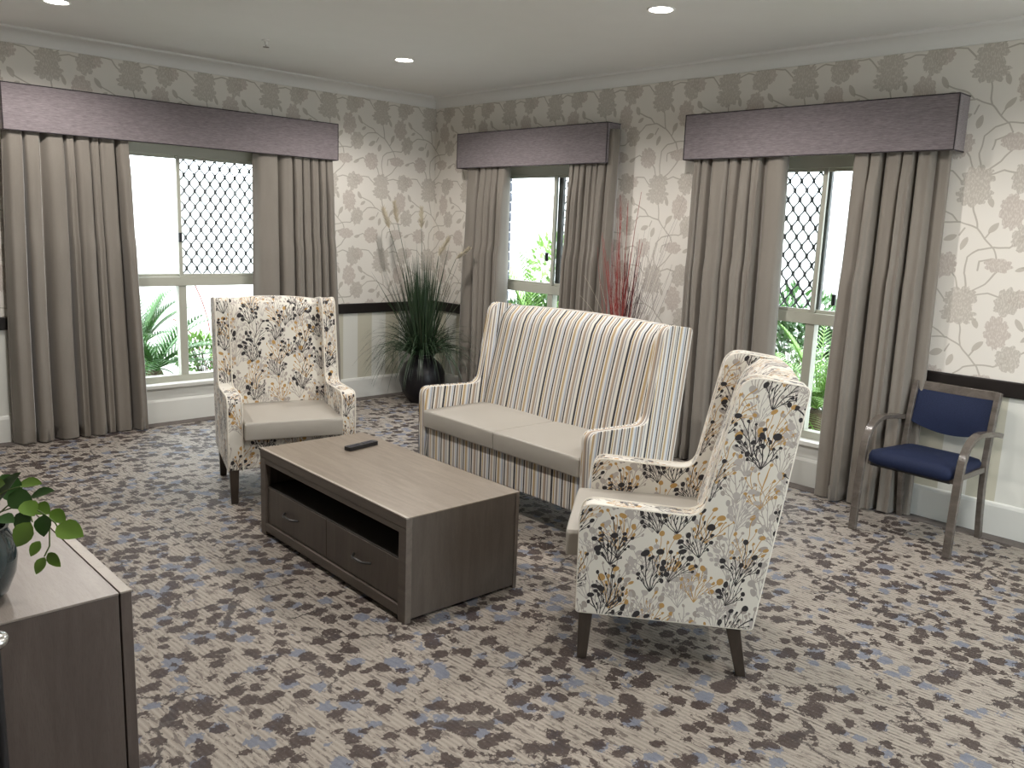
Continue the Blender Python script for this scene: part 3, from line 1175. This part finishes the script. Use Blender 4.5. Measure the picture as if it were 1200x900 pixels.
g = 'wingback armchairs in berry fabric'
ch = empty('wingback_armchair', (-2.545, -4.272, 0), pose(2.220), 'cream wingback armchair with berry print seen from its side, nearest the camera', 'armchair', g)
wing_seat(ch, .709, .084, 'floral', 1, .193, .371, .478, -.057)
legs(ch, .709, .193)
root0 = ch


def copy_tree(o, parent=None):
    c = o.copy()
    C.objects.link(c)
    if parent: c.parent = parent
    for k_ in list(o.children):
        copy_tree(k_, c)
    return c


ch2 = copy_tree(root0)
ch2.location = (-2.715, -2.227, 0)
ch2.rotation_euler = (0, 0, pose(-1.897))
ch2['label'] = 'cream wingback armchair with berry print facing the camera beside the left window'

so = empty('wingback_sofa', (-1.984, -3.104, 0), pose(3.113), 'two-seat high-backed wing sofa in multicoloured stripes with taupe vinyl seats', 'sofa')
wing_seat(so, 1.414, .062, 'stripe', 2, .178, .371, .480, -.02)
legs(so, 1.414, .178, .20)

# ------------------------------------------------------------------ coffee table
tb = empty('coffee_table', (-2.829, -3.245, 0), radians(-1.7), 'long greyed-oak coffee table with open shelf and two drawers', 'table')
W2, L2, H = .593 / 2, 1.272 / 2, .443
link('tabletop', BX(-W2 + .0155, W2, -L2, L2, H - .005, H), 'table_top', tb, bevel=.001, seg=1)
link('edge_strip', BX(-W2, -W2 + .015, -L2, L2, H - .005, H + .001), 'strip_light', tb, bevel=.001, seg=1)  # bright highlight along the front edge, put into the strip's pale colour
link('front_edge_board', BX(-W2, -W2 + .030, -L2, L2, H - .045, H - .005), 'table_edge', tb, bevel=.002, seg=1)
for s in (-1, 1):
    y0, y1 = (-L2, -L2 + .026) if s < 0 else (L2 - .026, L2)
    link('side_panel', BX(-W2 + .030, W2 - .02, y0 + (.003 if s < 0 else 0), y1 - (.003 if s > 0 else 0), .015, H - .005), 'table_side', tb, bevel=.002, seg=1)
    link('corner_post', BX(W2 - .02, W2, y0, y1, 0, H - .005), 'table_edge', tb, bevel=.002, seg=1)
    y0, y1 = (-L2, -L2 + .052) if s < 0 else (L2 - .052, L2)
    link('front_post', BX(-W2, -W2 + .030, y0, y1, 0, H - .045), 'table_edge', tb, bevel=.002, seg=1)
link('back_panel', BX(W2 - .018, W2 - .002, -L2 + .026, L2 - .026, .02, H - .005), 'table_side', tb)
link('shelf', BX(-W2 + .012, W2 - .02, -L2 + .026, L2 - .026, .238, .256), 'dark_in', tb)
link('top_rail', BX(-W2 + .002, -W2 + .026, -L2 + .052, L2 - .052, H - .072, H - .045), 'table_edge', tb, bevel=.002, seg=1)
link('bottom_rail', BX(-W2, -W2 + .028, -L2 + .052, L2 - .052, .022, .066), 'table_edge', tb, bevel=.002, seg=1)
link('base_panel', BX(-W2 + .03, W2 - .02, -L2 + .026, L2 - .026, .03, .045), 'dark_in', tb)
for s in (-1, 1):
    y0, y1 = (-L2 + .055, -.0015) if s < 0 else (.0015, L2 - .055)
    d = link('drawer', BX(-W2 + .010, -W2 + .028, y0, y1, .070, .252), 'table_side', tb, bevel=.002, seg=1)
    yc = (y0 + y1) / 2
    yc = -.305 if s < 0 else .325
    bm = bmesh.new()
    hp = []
    for k in range(9):
        t = k / 8
        hp.append((-W2 + .008 - .026 * min(1, sin(pi * t) * 1.6), yc - .068 + .136 * t, .168))
    tube(bm, hp, .0055, 8)
    link('handle', bm, 'darksteel', d, smooth=True)

# remote control
rc = empty('remote_control', (-2.697, -2.883, H), radians(9), 'black remote control lying on the coffee table', 'remote control')
bm = bmesh.new()
prism(bm, rounded([(-.098, -.024, .012), (.098, -.021, .012), (.098, .021, .012), (-.098, .024, .012)]), .002, .020, 'xy')
link('body', bm, 'black', rc, bevel=.004)
for i in range(9):
    for j in range(3):
        if 3 < i < 5: continue
        bm = bmesh.new()
        x, y = -.080 + i * .019, -.012 + j * .012
        box(bm, x - .004, x + .004, y - .0035, y + .0035, .019, .0225)
        link('button', bm, 'button', rc)

# ------------------------------------------------------------------ blue visitor chair
bc = empty('visitor_chair', (-.575, -4.742, 0), pose(3.079), 'navy blue upholstered chair with curved grey bentwood arms against the right wall', 'chair')
hw = .253


def flatbar(bm, pts, wx, th, closed=False):
    """strip of width wx along x that follows pts in the yz plane"""
    n_ = len(pts)
    A = []
    for i, p in enumerate(pts):
        a = Vector(pts[max(i - 1, 0)][1:]); b = Vector(pts[min(i + 1, n_ - 1)][1:])
        t = (b - a).normalized()
        nrm = Vector((-t.y, t.x)) * th / 2
        x = p[0]
        q = Vector(p[1:])
        A.append([bm.verts.new((x - wx / 2, *(q + nrm))), bm.verts.new((x + wx / 2, *(q + nrm))), bm.verts.new((x + wx / 2, *(q - nrm))), bm.verts.new((x - wx / 2, *(q - nrm)))])
    for P_, Q_ in zip(A[:-1], A[1:]):
        for k_ in range(4):
            bm.faces.new([P_[k_], P_[(k_ + 1) % 4], Q_[(k_ + 1) % 4], Q_[k_]])
    bm.faces.new(A[0][::-1]); bm.faces.new(A[-1])


def bez(p0, p1, p2, p3, n_=10):
    out = []
    for i in range(n_ + 1):
        t = i / n_
        out.append(tuple(sum(c * q[k] for c, q in zip(((1 - t) ** 3, 3 * t * (1 - t) ** 2, 3 * t * t * (1 - t), t ** 3), (p0, p1, p2, p3))) for k in range(2)))
    return out


for s in (-1, 1):
    xo = s * hw
    pts = [(0.0, 0.0), (.006, .15), (.014, .30), (.022, .40)] + bez((.026, .44), (.04, .58), (.13, .615), (.22, .612), 10)[1:] + [(.32, .604), (.41, .592), (.475, .578)]
    bm = bmesh.new()
    flatbar(bm, [(xo, *p) for p in pts], .040, .026)
    link('bent_arm_and_leg', bm, 'bent', bc, bevel=.004, smooth=True)
    xr = s * (hw - .036)
    pts = [(.475, 0), (.455, .12), (.435, .28), (.430, .42), (.442, .56), (.465, .70), (.488, .800)]
    bm = bmesh.new()
    flatbar(bm, [(xr, *p) for p in pts], .030, .038)
    link('rear_leg', bm, 'bent', bc, bevel=.004, smooth=True)
    link('seat_rail', BX(min(xr - .012 * s, xr + .010 * s), max(xr - .012 * s, xr + .010 * s), .03, .43, .375, .405), 'bent', bc, bevel=.003)
# curved top rail
bm = bmesh.new()
N_ = 14
cols = []
for i in range(N_ + 1):
    t = -1 + 2 * i / N_
    x = t * .205
    yb = .476 + .022 * (1 - t * t)
    zt = .802 - .004 * (1 - t * t)
    zb = .756 - .006 * (1 - t * t)
    cols.append([bm.verts.new(q) for q in [(x, yb, zb), (x, yb + .028, zb), (x, yb + .034, zt), (x, yb + .008, zt)]])
for A, B in zip(cols[:-1], cols[1:]):
    for k_ in range(4):
        bm.faces.new([A[k_], A[(k_ + 1) % 4], B[(k_ + 1) % 4], B[k_]])
bm.faces.new(cols[0][::-1]); bm.faces.new(cols[-1])
link('top_rail', bm, 'bent', bc, bevel=.003, smooth=True)
# back pad (curved underside)
bm = bmesh.new()
cols = []
for i in range(N_ + 1):
    t = -1 + 2 * i / N_
    x = t * .204
    dy = .020 * (1 - t * t)
    zt = .757 - .006 * (1 - t * t)
    zb = .572 - .045 * (1 - t * t)
    col_ = []
    for j in range(7):
        v = j / 6
        z = zb + (zt - zb) * v
        col_.append(bm.verts.new((x, .438 + .040 * v + dy - .014 * sin(pi * v) * (1 - t ** 4), z)))
    for j in range(7):
        v = 1 - j / 6
        z = zb + (zt - zb) * v
        col_.append(bm.verts.new((x, .460 + .040 * v + dy, z)))
    cols.append(col_)
for A, B in zip(cols[:-1], cols[1:]):
    m_ = len(A)
    for k_ in range(m_):
        bm.faces.new([A[k_], A[(k_ + 1) % m_], B[(k_ + 1) % m_], B[k_]])
bm.faces.new(cols[0][::-1]); bm.faces.new(cols[-1])
link('backrest', bm, 'blue', bc, smooth=True, angle=50)
# seat pad
bm = bmesh.new()
so_ = rounded([(-.232, .0, .07), (.232, .0, .07), (.205, .435, .05), (-.205, .435, .05)])
nn = len(so_)
levels = [(.93, .385), (1.0, .398), (1.01, .425), (.97, .447), (.80, .460), (.45, .468), (0.05, .471)]
rings = []
for sc_, z in levels:
    rings.append([bm.verts.new((p[0] * sc_, .218 + (p[1] - .218) * sc_, z + (.012 * ((.435 - p[1]) / .435 - .5) if z > .44 else 0))) for p in so_])
for A, B in zip(rings[:-1], rings[1:]):
    for k_ in range(nn):
        bm.faces.new([A[k_], A[(k_ + 1) % nn], B[(k_ + 1) % nn], B[k_]])
bm.faces.new(rings[0][::-1]); bm.faces.new(rings[-1])
link('seat', bm, 'blue', bc, smooth=True, angle=60)
link('seat_board', BX(-.21, .21, .03, .42, .372, .388), 'black', bc)

# ------------------------------------------------------------------ sideboard and its plant
SH = .78
sb = empty('sideboard', (-4.43, -4.64, 0), 0, 'low brown-grey oak sideboard in the left foreground', 'sideboard')
# local origin: near right bottom corner; extends +y and -x
SD, SL = .47, 1.75
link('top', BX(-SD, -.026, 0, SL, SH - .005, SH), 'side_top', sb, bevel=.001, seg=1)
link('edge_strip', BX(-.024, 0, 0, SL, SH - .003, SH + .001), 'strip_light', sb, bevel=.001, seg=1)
link('front_frame', BX(-.024, 0, 0, .05, 0, SH - .003), 'side_body', sb, bevel=.002, seg=1)
link('front_frame', BX(-.024, 0, SL - .05, SL, 0, SH - .003), 'side_body', sb, bevel=.002, seg=1)
link('top_edge', BX(-.024, 0, .05, SL - .05, SH - .05, SH - .003), 'side_top', sb, bevel=.002, seg=1)
link('bottom_rail', BX(-.024, 0, .05, SL - .05, .02, .08), 'side_body', sb)
link('side_panel', BX(-SD, -.026, .002, .024, .01, SH - .005), 'side_body', sb, bevel=.002, seg=1)
link('side_panel', BX(-SD, -.026, SL - .024, SL - .002, .01, SH - .005), 'side_body', sb, bevel=.002, seg=1)
link('back_panel', BX(-SD, -SD + .012, .024, SL - .024, .01, SH - .005), 'side_body', sb)
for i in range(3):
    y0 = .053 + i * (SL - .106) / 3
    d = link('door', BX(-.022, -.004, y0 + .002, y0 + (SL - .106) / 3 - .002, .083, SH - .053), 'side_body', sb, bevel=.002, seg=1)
    bm = bmesh.new(); tube(bm, [(-.004, y0 + .25, .5), (.02, y0 + .25, .5), (.02, y0 + .35, .5), (-.004, y0 + .35, .5)], .005, 8)
    link('handle', bm, 'darksteel', d, smooth=True)


def ray_at(px, py, dist=None, z=None, yplane=None, xplane=None):
    d = fv + rv * ((px - 600) / F_PX) + uv * ((450 - py) / F_PX)
    if z is not None: t = (z - CAM.z) / d.z
    elif yplane is not None: t = (yplane - CAM.y) / d.y
    elif xplane is not None: t = (xplane - CAM.x) / d.x
    else: t = dist
    return CAM + d * t


pc = ray_at(-22, 700, z=SH)
pp = empty('potted_plant', (pc.x, pc.y, SH), 0, 'trailing green leafy plant in a dark teal glazed pot on the sideboard', 'potted plant')
bm = bmesh.new()
lathe(bm, [(0, .001), (.042, .001), (.050, .01), (.066, .05), (.071, .085), (.066, .12), (.056, .142), (.058, .150), (.052, .150), (.050, .135), (0, .135)], 32)
link('pot', bm, 'tealpot', pp, smooth=True, angle=50)
bm = bmesh.new(); lathe(bm, [(0, .139), (.050, .137)], 20); link('soil', bm, 'soil', pp)


def leaf_mesh(bm, base, tip, nrm, width, fold=.25):
    base, tip = Vector(base), Vector(tip)
    ax = tip - base
    L = ax.length
    ax.normalize()
    side = ax.cross(Vector(nrm)).normalized()
    n_ = side.cross(ax).normalized()
    prof = [(0, .0), (.12, .55), (.3, .95), (.5, 1.0), (.7, .78), (.87, .42), (1, 0)]
    rows = []
    for t, w_ in prof:
        c = base + ax * L * t + n_ * (-.10 * L * t * t)
        hw_ = width / 2 * w_
        if w_ == 0: rows.append([bm.verts.new(c)])
        else: rows.append([bm.verts.new(c - side * hw_ + n_ * hw_ * fold), bm.verts.new(c), bm.verts.new(c + side * hw_ + n_ * hw_ * fold)])
    for A, B in zip(rows[:-1], rows[1:]):
        if len(A) == 1: bm.faces.new([A[0], B[0], B[1]]); bm.faces.new([A[0], B[1], B[2]])
        elif len(B) == 1: bm.faces.new([A[0], A[1], B[0]]); bm.faces.new([A[1], A[2], B[0]])
        else: bm.faces.new([A[0], A[1], B[1], B[0]]); bm.faces.new([A[1], A[2], B[2], B[1]])


# leaves: base and tip as seen, each at its own depth over the sideboard
pdist = (Vector((pc.x, pc.y, SH + .15)) - CAM).dot(fv)
LV = [  # base px, tip px, width m, depth offset, dark
    ((2, 556), (22, 590), .055, .05, 1), ((-4, 590), (20, 552), .06, .02, 1), ((22, 567), (48, 565), .036, .06, 0), ((10, 580), (38, 592), .05, .0, 1),
    ((36, 582), (62, 573), .034, .03, 1), ((28, 588), (40, 604), .042, -.02, 0), ((42, 592), (58, 601), .036, .02, 0), ((33, 598), (20, 626), .046, .0, 1),
    ((52, 603), (50, 629), .042, -.01, 1), ((60, 598), (76, 612), .034, .04, 0), ((66, 617), (97, 627), .052, -.02, 0), ((36, 612), (18, 641), .048, -.03, 0),
    ((47, 634), (35, 652), .026, -.02, 0), ((56, 648), (70, 664), .026, -.01, 0), ((53, 653), (41, 673), .028, -.03, 0), ((-2, 606), (16, 611), .036, -.05, 1),
    ((-12, 575), (4, 566), .05, .02, 0), ((-20, 600), (-2, 590), .05, -.02, 1), ((-30, 560), (-20, 535), .05, .0, 0), ((-50, 600), (-70, 615), .05, .0, 1), ((-45, 575), (-62, 560), .05, .03, 0)]
rl = random.Random(5)
crown = Vector((0, 0, .145))
for (bx_, by_), (tx_, ty_), wd, do, dk in LV:
    A = ray_at(bx_, by_, pdist + do) - Vector((pc.x, pc.y, SH))
    B = ray_at(tx_, ty_, pdist + do - .012) - Vector((pc.x, pc.y, SH))
    bm = bmesh.new()
    nr = (-fv * .8 + Vector((0, 0, .75)) + Vector((rl.uniform(-.35, .35), rl.uniform(-.35, .35), 0)))
    leaf_mesh(bm, A, B, nr, wd * .86)
    lo = link('leaf', bm, 'leafdark' if dk else 'leaf', pp, smooth=True, angle=80)
for ch_ in [[(-22, 630), (-14, 590), (6, 575), (24, 570)], [(-22, 630), (0, 600), (28, 590), (48, 600), (64, 612), (68, 618)], [(50, 602), (58, 620), (58, 640), (52, 652)],
            [(-22, 630), (-6, 606), (12, 590), (34, 596), (38, 612)], [(-24, 630), (-36, 590), (-45, 578)], [(-24, 630), (-34, 600), (-50, 600)]]:
    bm = bmesh.new()
    pts = [ray_at(x, y, pdist - .005) - Vector((pc.x, pc.y, SH)) for x, y in ch_]
    if ch_[0][0] < -15: pts[0] = Vector((rl.uniform(-.01, .01), rl.uniform(-.01, .01), .13))
    tube(bm, pts, .0016, 5)
    link('stem', bm, 'stem', pp, smooth=True)

# chrome knob on a black post cut by the left picture edge
kp = ray_at(-8, 752, yplane=-4.80)
ks = empty('metal_post', (kp.x, kp.y, 0), 0, 'rounded chrome knob on a thin black post at the left picture edge before the sideboard', 'post')
bm = bmesh.new()
tube(bm, [(0, 0, .02), (0, 0, kp.z - .012)], .010, 10)
link('post', bm, 'black', ks, smooth=True, angle=40)
bm = bmesh.new(); lathe(bm, [(0, 0), (.09, 0), (.09, .012), (.02, .022), (0, .022)], 24); link('base', bm, 'black', ks, smooth=True, angle=30)
bm = bmesh.new()
lathe(bm, [(0, kp.z - .016), (.014, kp.z - .014), (.024, kp.z - .004), (.025, kp.z + .003), (.021, kp.z + .010), (.012, kp.z + .014), (0, kp.z + .015)], 24)
link('knob', bm, 'steel', ks, smooth=True, angle=60)

# ------------------------------------------------------------------ tall grass in the corner
gp = empty('ornamental_grass', (-.46, -.46, 0), 0, 'tall green ornamental grass with cream plumes in a round black pot in the corner', 'potted plant')
bm = bmesh.new()
lathe(bm, [(0, 0), (.10, 0), (.125, .015), (.175, .09), (.203, .19), (.200, .27), (.165, .345), (.115, .385), (.098, .400), (.104, .425), (.115, .435), (.105, .437), (.092, .42), (.092, .39), (0, .39)], 40)
link('pot', bm, 'pot', gp, smooth=True, angle=55)
bm = bmesh.new(); lathe(bm, [(0, .402), (.092, .400)], 20); link('soil', bm, 'soil', gp)
rg = random.Random(11)
bm = bmesh.new()
for i in range(320):       # upright blades
    a = rg.uniform(0, 2 * pi)
    rr = rg.uniform(0, .07)
    tilt = abs(rg.gauss(0, .19)) + .02
    a2 = a + rg.uniform(-.5, .5)
    L = rg.uniform(.45, .92) if i > 14 else rg.uniform(.9, 1.05)
    # the cluster leans a little to the viewer's left
    d = Vector((cos(a2) * sin(tilt) - .05, sin(a2) * sin(tilt) + .02, cos(tilt)))
    blade(bm, (rr * cos(a), rr * sin(a), .40), d, L, rg.uniform(.009, .014), rg.uniform(.0, .16), 6, rg.uniform(-1, 1), lim=.36)
gl = link('grass_blades', bm, 'grass', gp); gl['kind'] = 'stuff'
bm = bmesh.new()
for i in range(300):       # arching fine leaves over the rim
    a = rg.uniform(0, 2 * pi)
    rr = rg.uniform(.02, .08)
    tilt = rg.uniform(.3, .95)
    d = Vector((cos(a) * sin(tilt), sin(a) * sin(tilt), cos(tilt)))
    blade(bm, (rr * cos(a), rr * sin(a), .40), d, rg.uniform(.48, .74), rg.uniform(.006, .010), rg.uniform(2.0, 3.1), 9, rg.uniform(-1, 1), lim=.36)
ga = link('arching_blades', bm, 'grass', gp); ga['kind'] = 'stuff'
ga['label'] = 'fine arching green leaves spilling over the rim'
bm = bmesh.new()
for i in range(26):
    a = rg.uniform(0, 2 * pi)
    rr = rg.uniform(0, .06)
    tilt = rg.uniform(.05, .5)
    d = Vector((cos(a) * sin(tilt), sin(a) * sin(tilt), cos(tilt)))
    blade(bm, (rr * cos(a), rr * sin(a), .40), d, rg.uniform(.4, .85), .006, rg.uniform(.2, 1.4), 7, rg.uniform(-1, 1), lim=.36)
gq = link('pale_blades', bm, 'grass_pale', gp); gq['kind'] = 'stuff'
for (sx_, sy_, tx_, ty_, lean) in [(466, 262, 462, 238, 0), (494, 268, 494, 245, 0), (514, 300, 526, 280, 0), (534, 304, 549, 292, 0), (456, 268, 449, 244, 0)]:
    depth = (Vector((-.46, -.46, 1.2)) - CAM).dot(fv) - .05
    o0 = Vector((-.46, -.46, 0))
    A, B = ray_at(sx_, sy_, depth - .12) - o0, ray_at(tx_, ty_, depth - .12) - o0
    bm = bmesh.new()
    S0 = Vector((0, 0, .40))
    M_ = (S0 * .5 + A * .5) + Vector((0, 0, .10))
    pts = [S0 * (1 - t) ** 2 + M_ * 2 * t * (1 - t) + A * t * t for t in [k_ / 8 for k_ in range(9)]]
    tube(bm, pts, .0022, 5)
    st = link('plume_stalk', bm, 'grass_pale', gp, smooth=True)
    bm = bmesh.new()
    ax = (B - A)
    for i in range(220):
        t = rg.random()
        p0_ = A + ax * t
        a = rg.uniform(0, 2 * pi)
        d = Vector((cos(a), sin(a), 0)) * .6 + ax.normalized()
        blade(bm, p0_, d, rg.uniform(.045, .08) * (1 - .4 * t), .0045, .3, 3, rg.uniform(-1, 1))
    pl = link('plume', bm, 'plume', st); pl['kind'] = 'stuff'

# ------------------------------------------------------------------ red twigs behind the sofa
VX, VY = -.40, -2.64
tw = empty('twig_arrangement', (VX, VY, 0), 0, 'arrangement of thin red and dark twigs in a black floor vase behind the sofa', 'twig arrangement')
bm = bmesh.new()
lathe(bm, [(0, 0), (.085, 0), (.10, .02), (.13, .16), (.125, .30), (.085, .42), (.055, .50), (.060, .54), (.072, .56), (.064, .56), (.050, .52), (.048, .45), (0, .45)], 32)
link('vase', bm, 'pot', tw, smooth=True, angle=55)
tdep = (Vector((VX, VY, .9)) - CAM).dot(fv)
TO = Vector((VX, VY, 0))


def twig(bm, tip, bow, r, depth):
    B = ray_at(tip[0], tip[1], xplane=-.30 + (depth - tdep) * .6) - TO
    A = Vector((rg.uniform(-.03, .03), rg.uniform(-.03, .03), .50))
    Mi = (A + B) / 2 + Vector((bow * .7, -bow * .7, 0)) + Vector((0, 0, .05))
    pts = []
    for k_ in range(11):
        t = k_ / 10
        q = A * (1 - t) ** 2 + Mi * 2 * t * (1 - t) + B * t * t
        q += Vector((rg.uniform(-.003, .003), rg.uniform(-.003, .003), 0))
        pts.append(q)
    tube(bm, pts, [r * (1 - .65 * k_ / 10) for k_ in range(11)], 4, caps=False)


bm = bmesh.new()
for i in range(60):
    x = rg.triangular(700, 748, 716)
    y = rg.uniform(268, 352)
    if i < 10: x, y = rg.uniform(722, 738), rg.uniform(225, 262)
    twig(bm, (x, y), rg.uniform(-.05, .03), rg.uniform(.0018, .0034), tdep + rg.uniform(-.1, .1))
q_ = link('red_twigs', bm, 'redtwig', tw, smooth=True); q_['kind'] = 'stuff'
for tip in ((751, 225), (750, 281), (753, 284), (748, 300), (736, 238)):
    bm = bmesh.new(); twig(bm, tip, .0, .0052 if tip[1] < 290 else .004, tdep - .02)
    link('red_rod', bm, 'redtwig', tw, smooth=True)
bm = bmesh.new()
for i in range(34):
    twig(bm, (rg.triangular(725, 757, 744), rg.uniform(290, 352)), rg.uniform(-.03, .03), rg.uniform(.003, .0055), tdep + rg.uniform(-.08, .08))
q_ = link('dark_twigs', bm, 'darktwig', tw, smooth=True); q_['kind'] = 'stuff'
bm = bmesh.new()
for i in range(44):
    x = rg.uniform(744, 790)
    twig(bm, (x, rg.uniform(262, 345) + abs(x - 768) * .4), rg.uniform(-.02, .08), rg.uniform(.0014, .0024), tdep + rg.uniform(-.08, .08))
twig(bm, (801, 232), .0, .0024, tdep)
twig(bm, (796, 252), .02, .0018, tdep)
q_ = link('wispy_twigs', bm, 'mauvetwig', tw, smooth=True); q_['kind'] = 'stuff'
bm = bmesh.new()
for tip, bo in (((680, 346), .12), ((684, 322), .1), ((702, 330), .05)):
    twig(bm, tip, bo, .0022, tdep - .06)
link('pale_twig', bm, 'paletwig', tw, smooth=True)

# ------------------------------------------------------------------ garden
tag(link('ground', BX(-14, 12, -20, 12, -.35, -.12), 'paving'), kind='structure')
bm = bmesh.new(); box(bm, -9, 4.6, 4.4, 4.6, -.12, 2.0); box(bm, 4.4, 4.6, -9, 4.4, -.12, 2.0)
box(bm, -9, 4.62, 4.38, 4.62, 2.0, 2.06); box(bm, 4.38, 4.62, -9, 4.38, 2.0, 2.06)
tag(link('garden_wall', bm, 'render'), kind='structure')
bm = bmesh.new(); box(bm, -5, 0, .9, 1.9, -.12, -.06); box(bm, .55, 2.0, -6, 1.9, -.12, -.06)
tag(link('garden_bed', bm, 'mulch'), kind='structure')


def frond(bm, base, az, el, L, droop, leafL, nleaf=22, lw=.014, mi=0):
    """one feather frond: a bending rachis with leaflets on both sides"""
    p = Vector(base)
    d = Vector((cos(az) * cos(el), sin(az) * cos(el), sin(el)))
    pts = [p.copy()]
    st = L / nleaf
    for i in range(nleaf):
        side = d.cross(Vector((0, 0, 1))).normalized()
        t = i / nleaf
        if i > 1:
            ll = leafL * sin(pi * min(1, .15 + t * .85)) ** .6
            for s in (-1, 1):
                blade(bm, p, side * s * .8 + d * .7 + Vector((0, 0, .25)), ll, lw, .5, 3)
        p = p + d * st
        d = (d + Vector((0, 0, -droop / nleaf))).normalized()
        pts.append(p.copy())
    tube(bm, pts, [.008 * (1 - .8 * k_ / len(pts)) for k_ in range(len(pts))], 4, caps=False)


def palm(loc, h, nf, L, label, seed, trunk=.08, mat='palm', el0=.2, el1=1.3, leafL=.20, lw=.016, group=None, name='garden_palm', cat='palm'):
    r_ = random.Random(seed)
    root = empty(name, loc, 0, label, cat, group)
    bm = bmesh.new()
    pr = [(0, -.06)]
    k_ = 0
    z = -.06
    while z < h:
        pr.append((trunk * (1.1 if k_ % 2 else .85), z)); z += .05; k_ += 1
    pr.append((0, h))
    lathe(bm, pr, 12)
    link('trunk', bm, 'bark', root, smooth=True)
    for i in range(nf):
        bm = bmesh.new()
        el = r_.uniform(el0, el1)
        frond(bm, (0, 0, h), 2 * pi * i / nf + r_.uniform(-.2, .2), el, L * r_.uniform(.8, 1.1), r_.uniform(.7, 1.4), leafL, 20, lw)
        link('frond', bm, mat, root)
    return root


def wpt(px, py, wall, off):
    return ray_at(px, py, yplane=off) if wall == 'L' else ray_at(px, py, xplane=off)


def shrub(loc, rx, ry, rz, nleaf, label, seed, mat, ls=.05, group='shrubs in the garden beds', name='garden_shrub'):
    r_ = random.Random(seed)
    root = empty(name, loc, 0, label, 'shrub', group)
    bm = bmesh.new()
    bs = bmesh.new()
    for i in range(14):
        a = r_.uniform(0, 2 * pi)
        q = Vector((cos(a) * rx * r_.uniform(.2, .8), sin(a) * ry * r_.uniform(.2, .8), rz * r_.uniform(.9, 1.8)))
        tube(bs, [(0, 0, 0), q * .5 + Vector((0, 0, .08)), q], [.008, .005, .002], 4, caps=False)
    link('branches', bs, 'bark', root)
    for i in range(nleaf):
        while True:
            q = Vector((r_.uniform(-1, 1), r_.uniform(-1, 1), r_.uniform(-1, 1)))
            if q.length < 1: break
        q = q.normalized() * (q.length ** .5)
        p0_ = Vector((q.x * rx, q.y * ry, rz + q.z * rz))
        d = (q + Vector((r_.uniform(-.6, .6), r_.uniform(-.6, .6), r_.uniform(-.2, .8)))).normalized()
        blade(bm, p0_, d, ls * r_.uniform(.7, 1.3), ls * .45, .4, 3, r_.uniform(-1.5, 1.5))
    f = link('foliage', bm, mat, root); f['kind'] = 'stuff'
    return root


pq = wpt(182, 436, 'L', 1.25)
palm((pq.x, 1.25, -.06), .25, 24, .72, 'feathery dark green palm seen low through the left-hand window', 1, .07, leafL=.22)
pq = wpt(198, 420, 'L', 1.7)
palm((pq.x - .1, 2.1, -.06), .35, 16, .7, 'smaller feathery palm behind the first palm outside the left-hand window', 2, .05, leafL=.2, mat='palm')
pq = wpt(236, 430, 'L', 1.5)
shrub((pq.x, 1.5, -.06), .22, .2, .26, 420, 'sparse yellow-green shrub low in the right pane of the left-hand window', 3, 'palm_pale', .06)
# bare reddish branches
rb = empty('red_branches', (pq.x + .25, 1.9, -.06), 0, 'long thin reddish branches arching across the left-hand window', 'branches')
bm = bmesh.new()
for a, b_, c_ in [((0, 0, 0), (-.1, .0, .5), (-.35, 0, .62)), ((0, 0, 0), (.1, 0, .5), (-.12, 0, .95)), ((0, 0, 0), (.05, 0, .4), (.2, 0, .75))]:
    A, M_, B = Vector(a), Vector(b_), Vector(c_)
    tube(bm, [A * (1 - t) ** 2 + M_ * 2 * t * (1 - t) + B * t * t for t in [k_ / 8 for k_ in range(9)]], .006, 5)
link('branch', bm, 'redtwig', rb, smooth=True)

pq = wpt(622, 330, 'R', 1.5)
palm((1.5, pq.y, -.06), .55, 15, .95, 'pale green feathery palm seen through the middle window', 4, .07, 'palm_pale', .35, 1.4, .24, .018)
for i, (px, py, off, sd) in enumerate([(603, 352, .95, 11), (622, 354, 1.1, 12), (648, 352, 1.0, 13)]):
    pq = wpt(px, py, 'R', off)
    shrub((off, pq.y, -.06), .26, .26, .42, 900, ['dark green leafy shrub at the lower left of the middle window', 'dark green leafy shrub at the bottom centre of the middle window',
          'dark green leafy shrub at the lower right of the middle window'][i], sd, 'palm', .06)
for i, (px, off, h_, sd, mt) in enumerate([(925, .80, .36, 21, 'palm'), (962, .75, .42, 22, 'palm')]):
    pq = wpt(px, 430, 'R', off)
    palm((off, pq.y, -.06), h_, 22, .62, ['bright green fern in the lower left pane of the right-hand window', 'bright green fern in the lower right pane of the right-hand window'][i],
         sd, .06, 'palm_pale', .3, 1.35, .13, .014, 'ferns outside the right-hand window', 'garden_fern', 'fern')
shrub((1.75, -3.0, -.06), .35, .80, .50, 2600, 'dense dark hedge behind the ferns outside the right-hand window', 31, 'leafdark', .07)
shrub((1.9, .35, -.06), .30, .70, .46, 2200, 'dense dark hedge low behind the middle window', 32, 'leafdark', .07)
pq = wpt(935, 350, 'R', 2.6)
shrub((2.6, pq.y, -.12), .6, .6, .62, 900, 'grey-green shrub at the foot of the grille in the right-hand window', 25, 'palm', .08)
pq = wpt(652, 275, 'R', 2.4)
shrub((2.4, pq.y, -.12), .35, .35, .85, 700, 'tall lime green shrub behind the grille of the middle window', 26, 'palm_pale', .08)
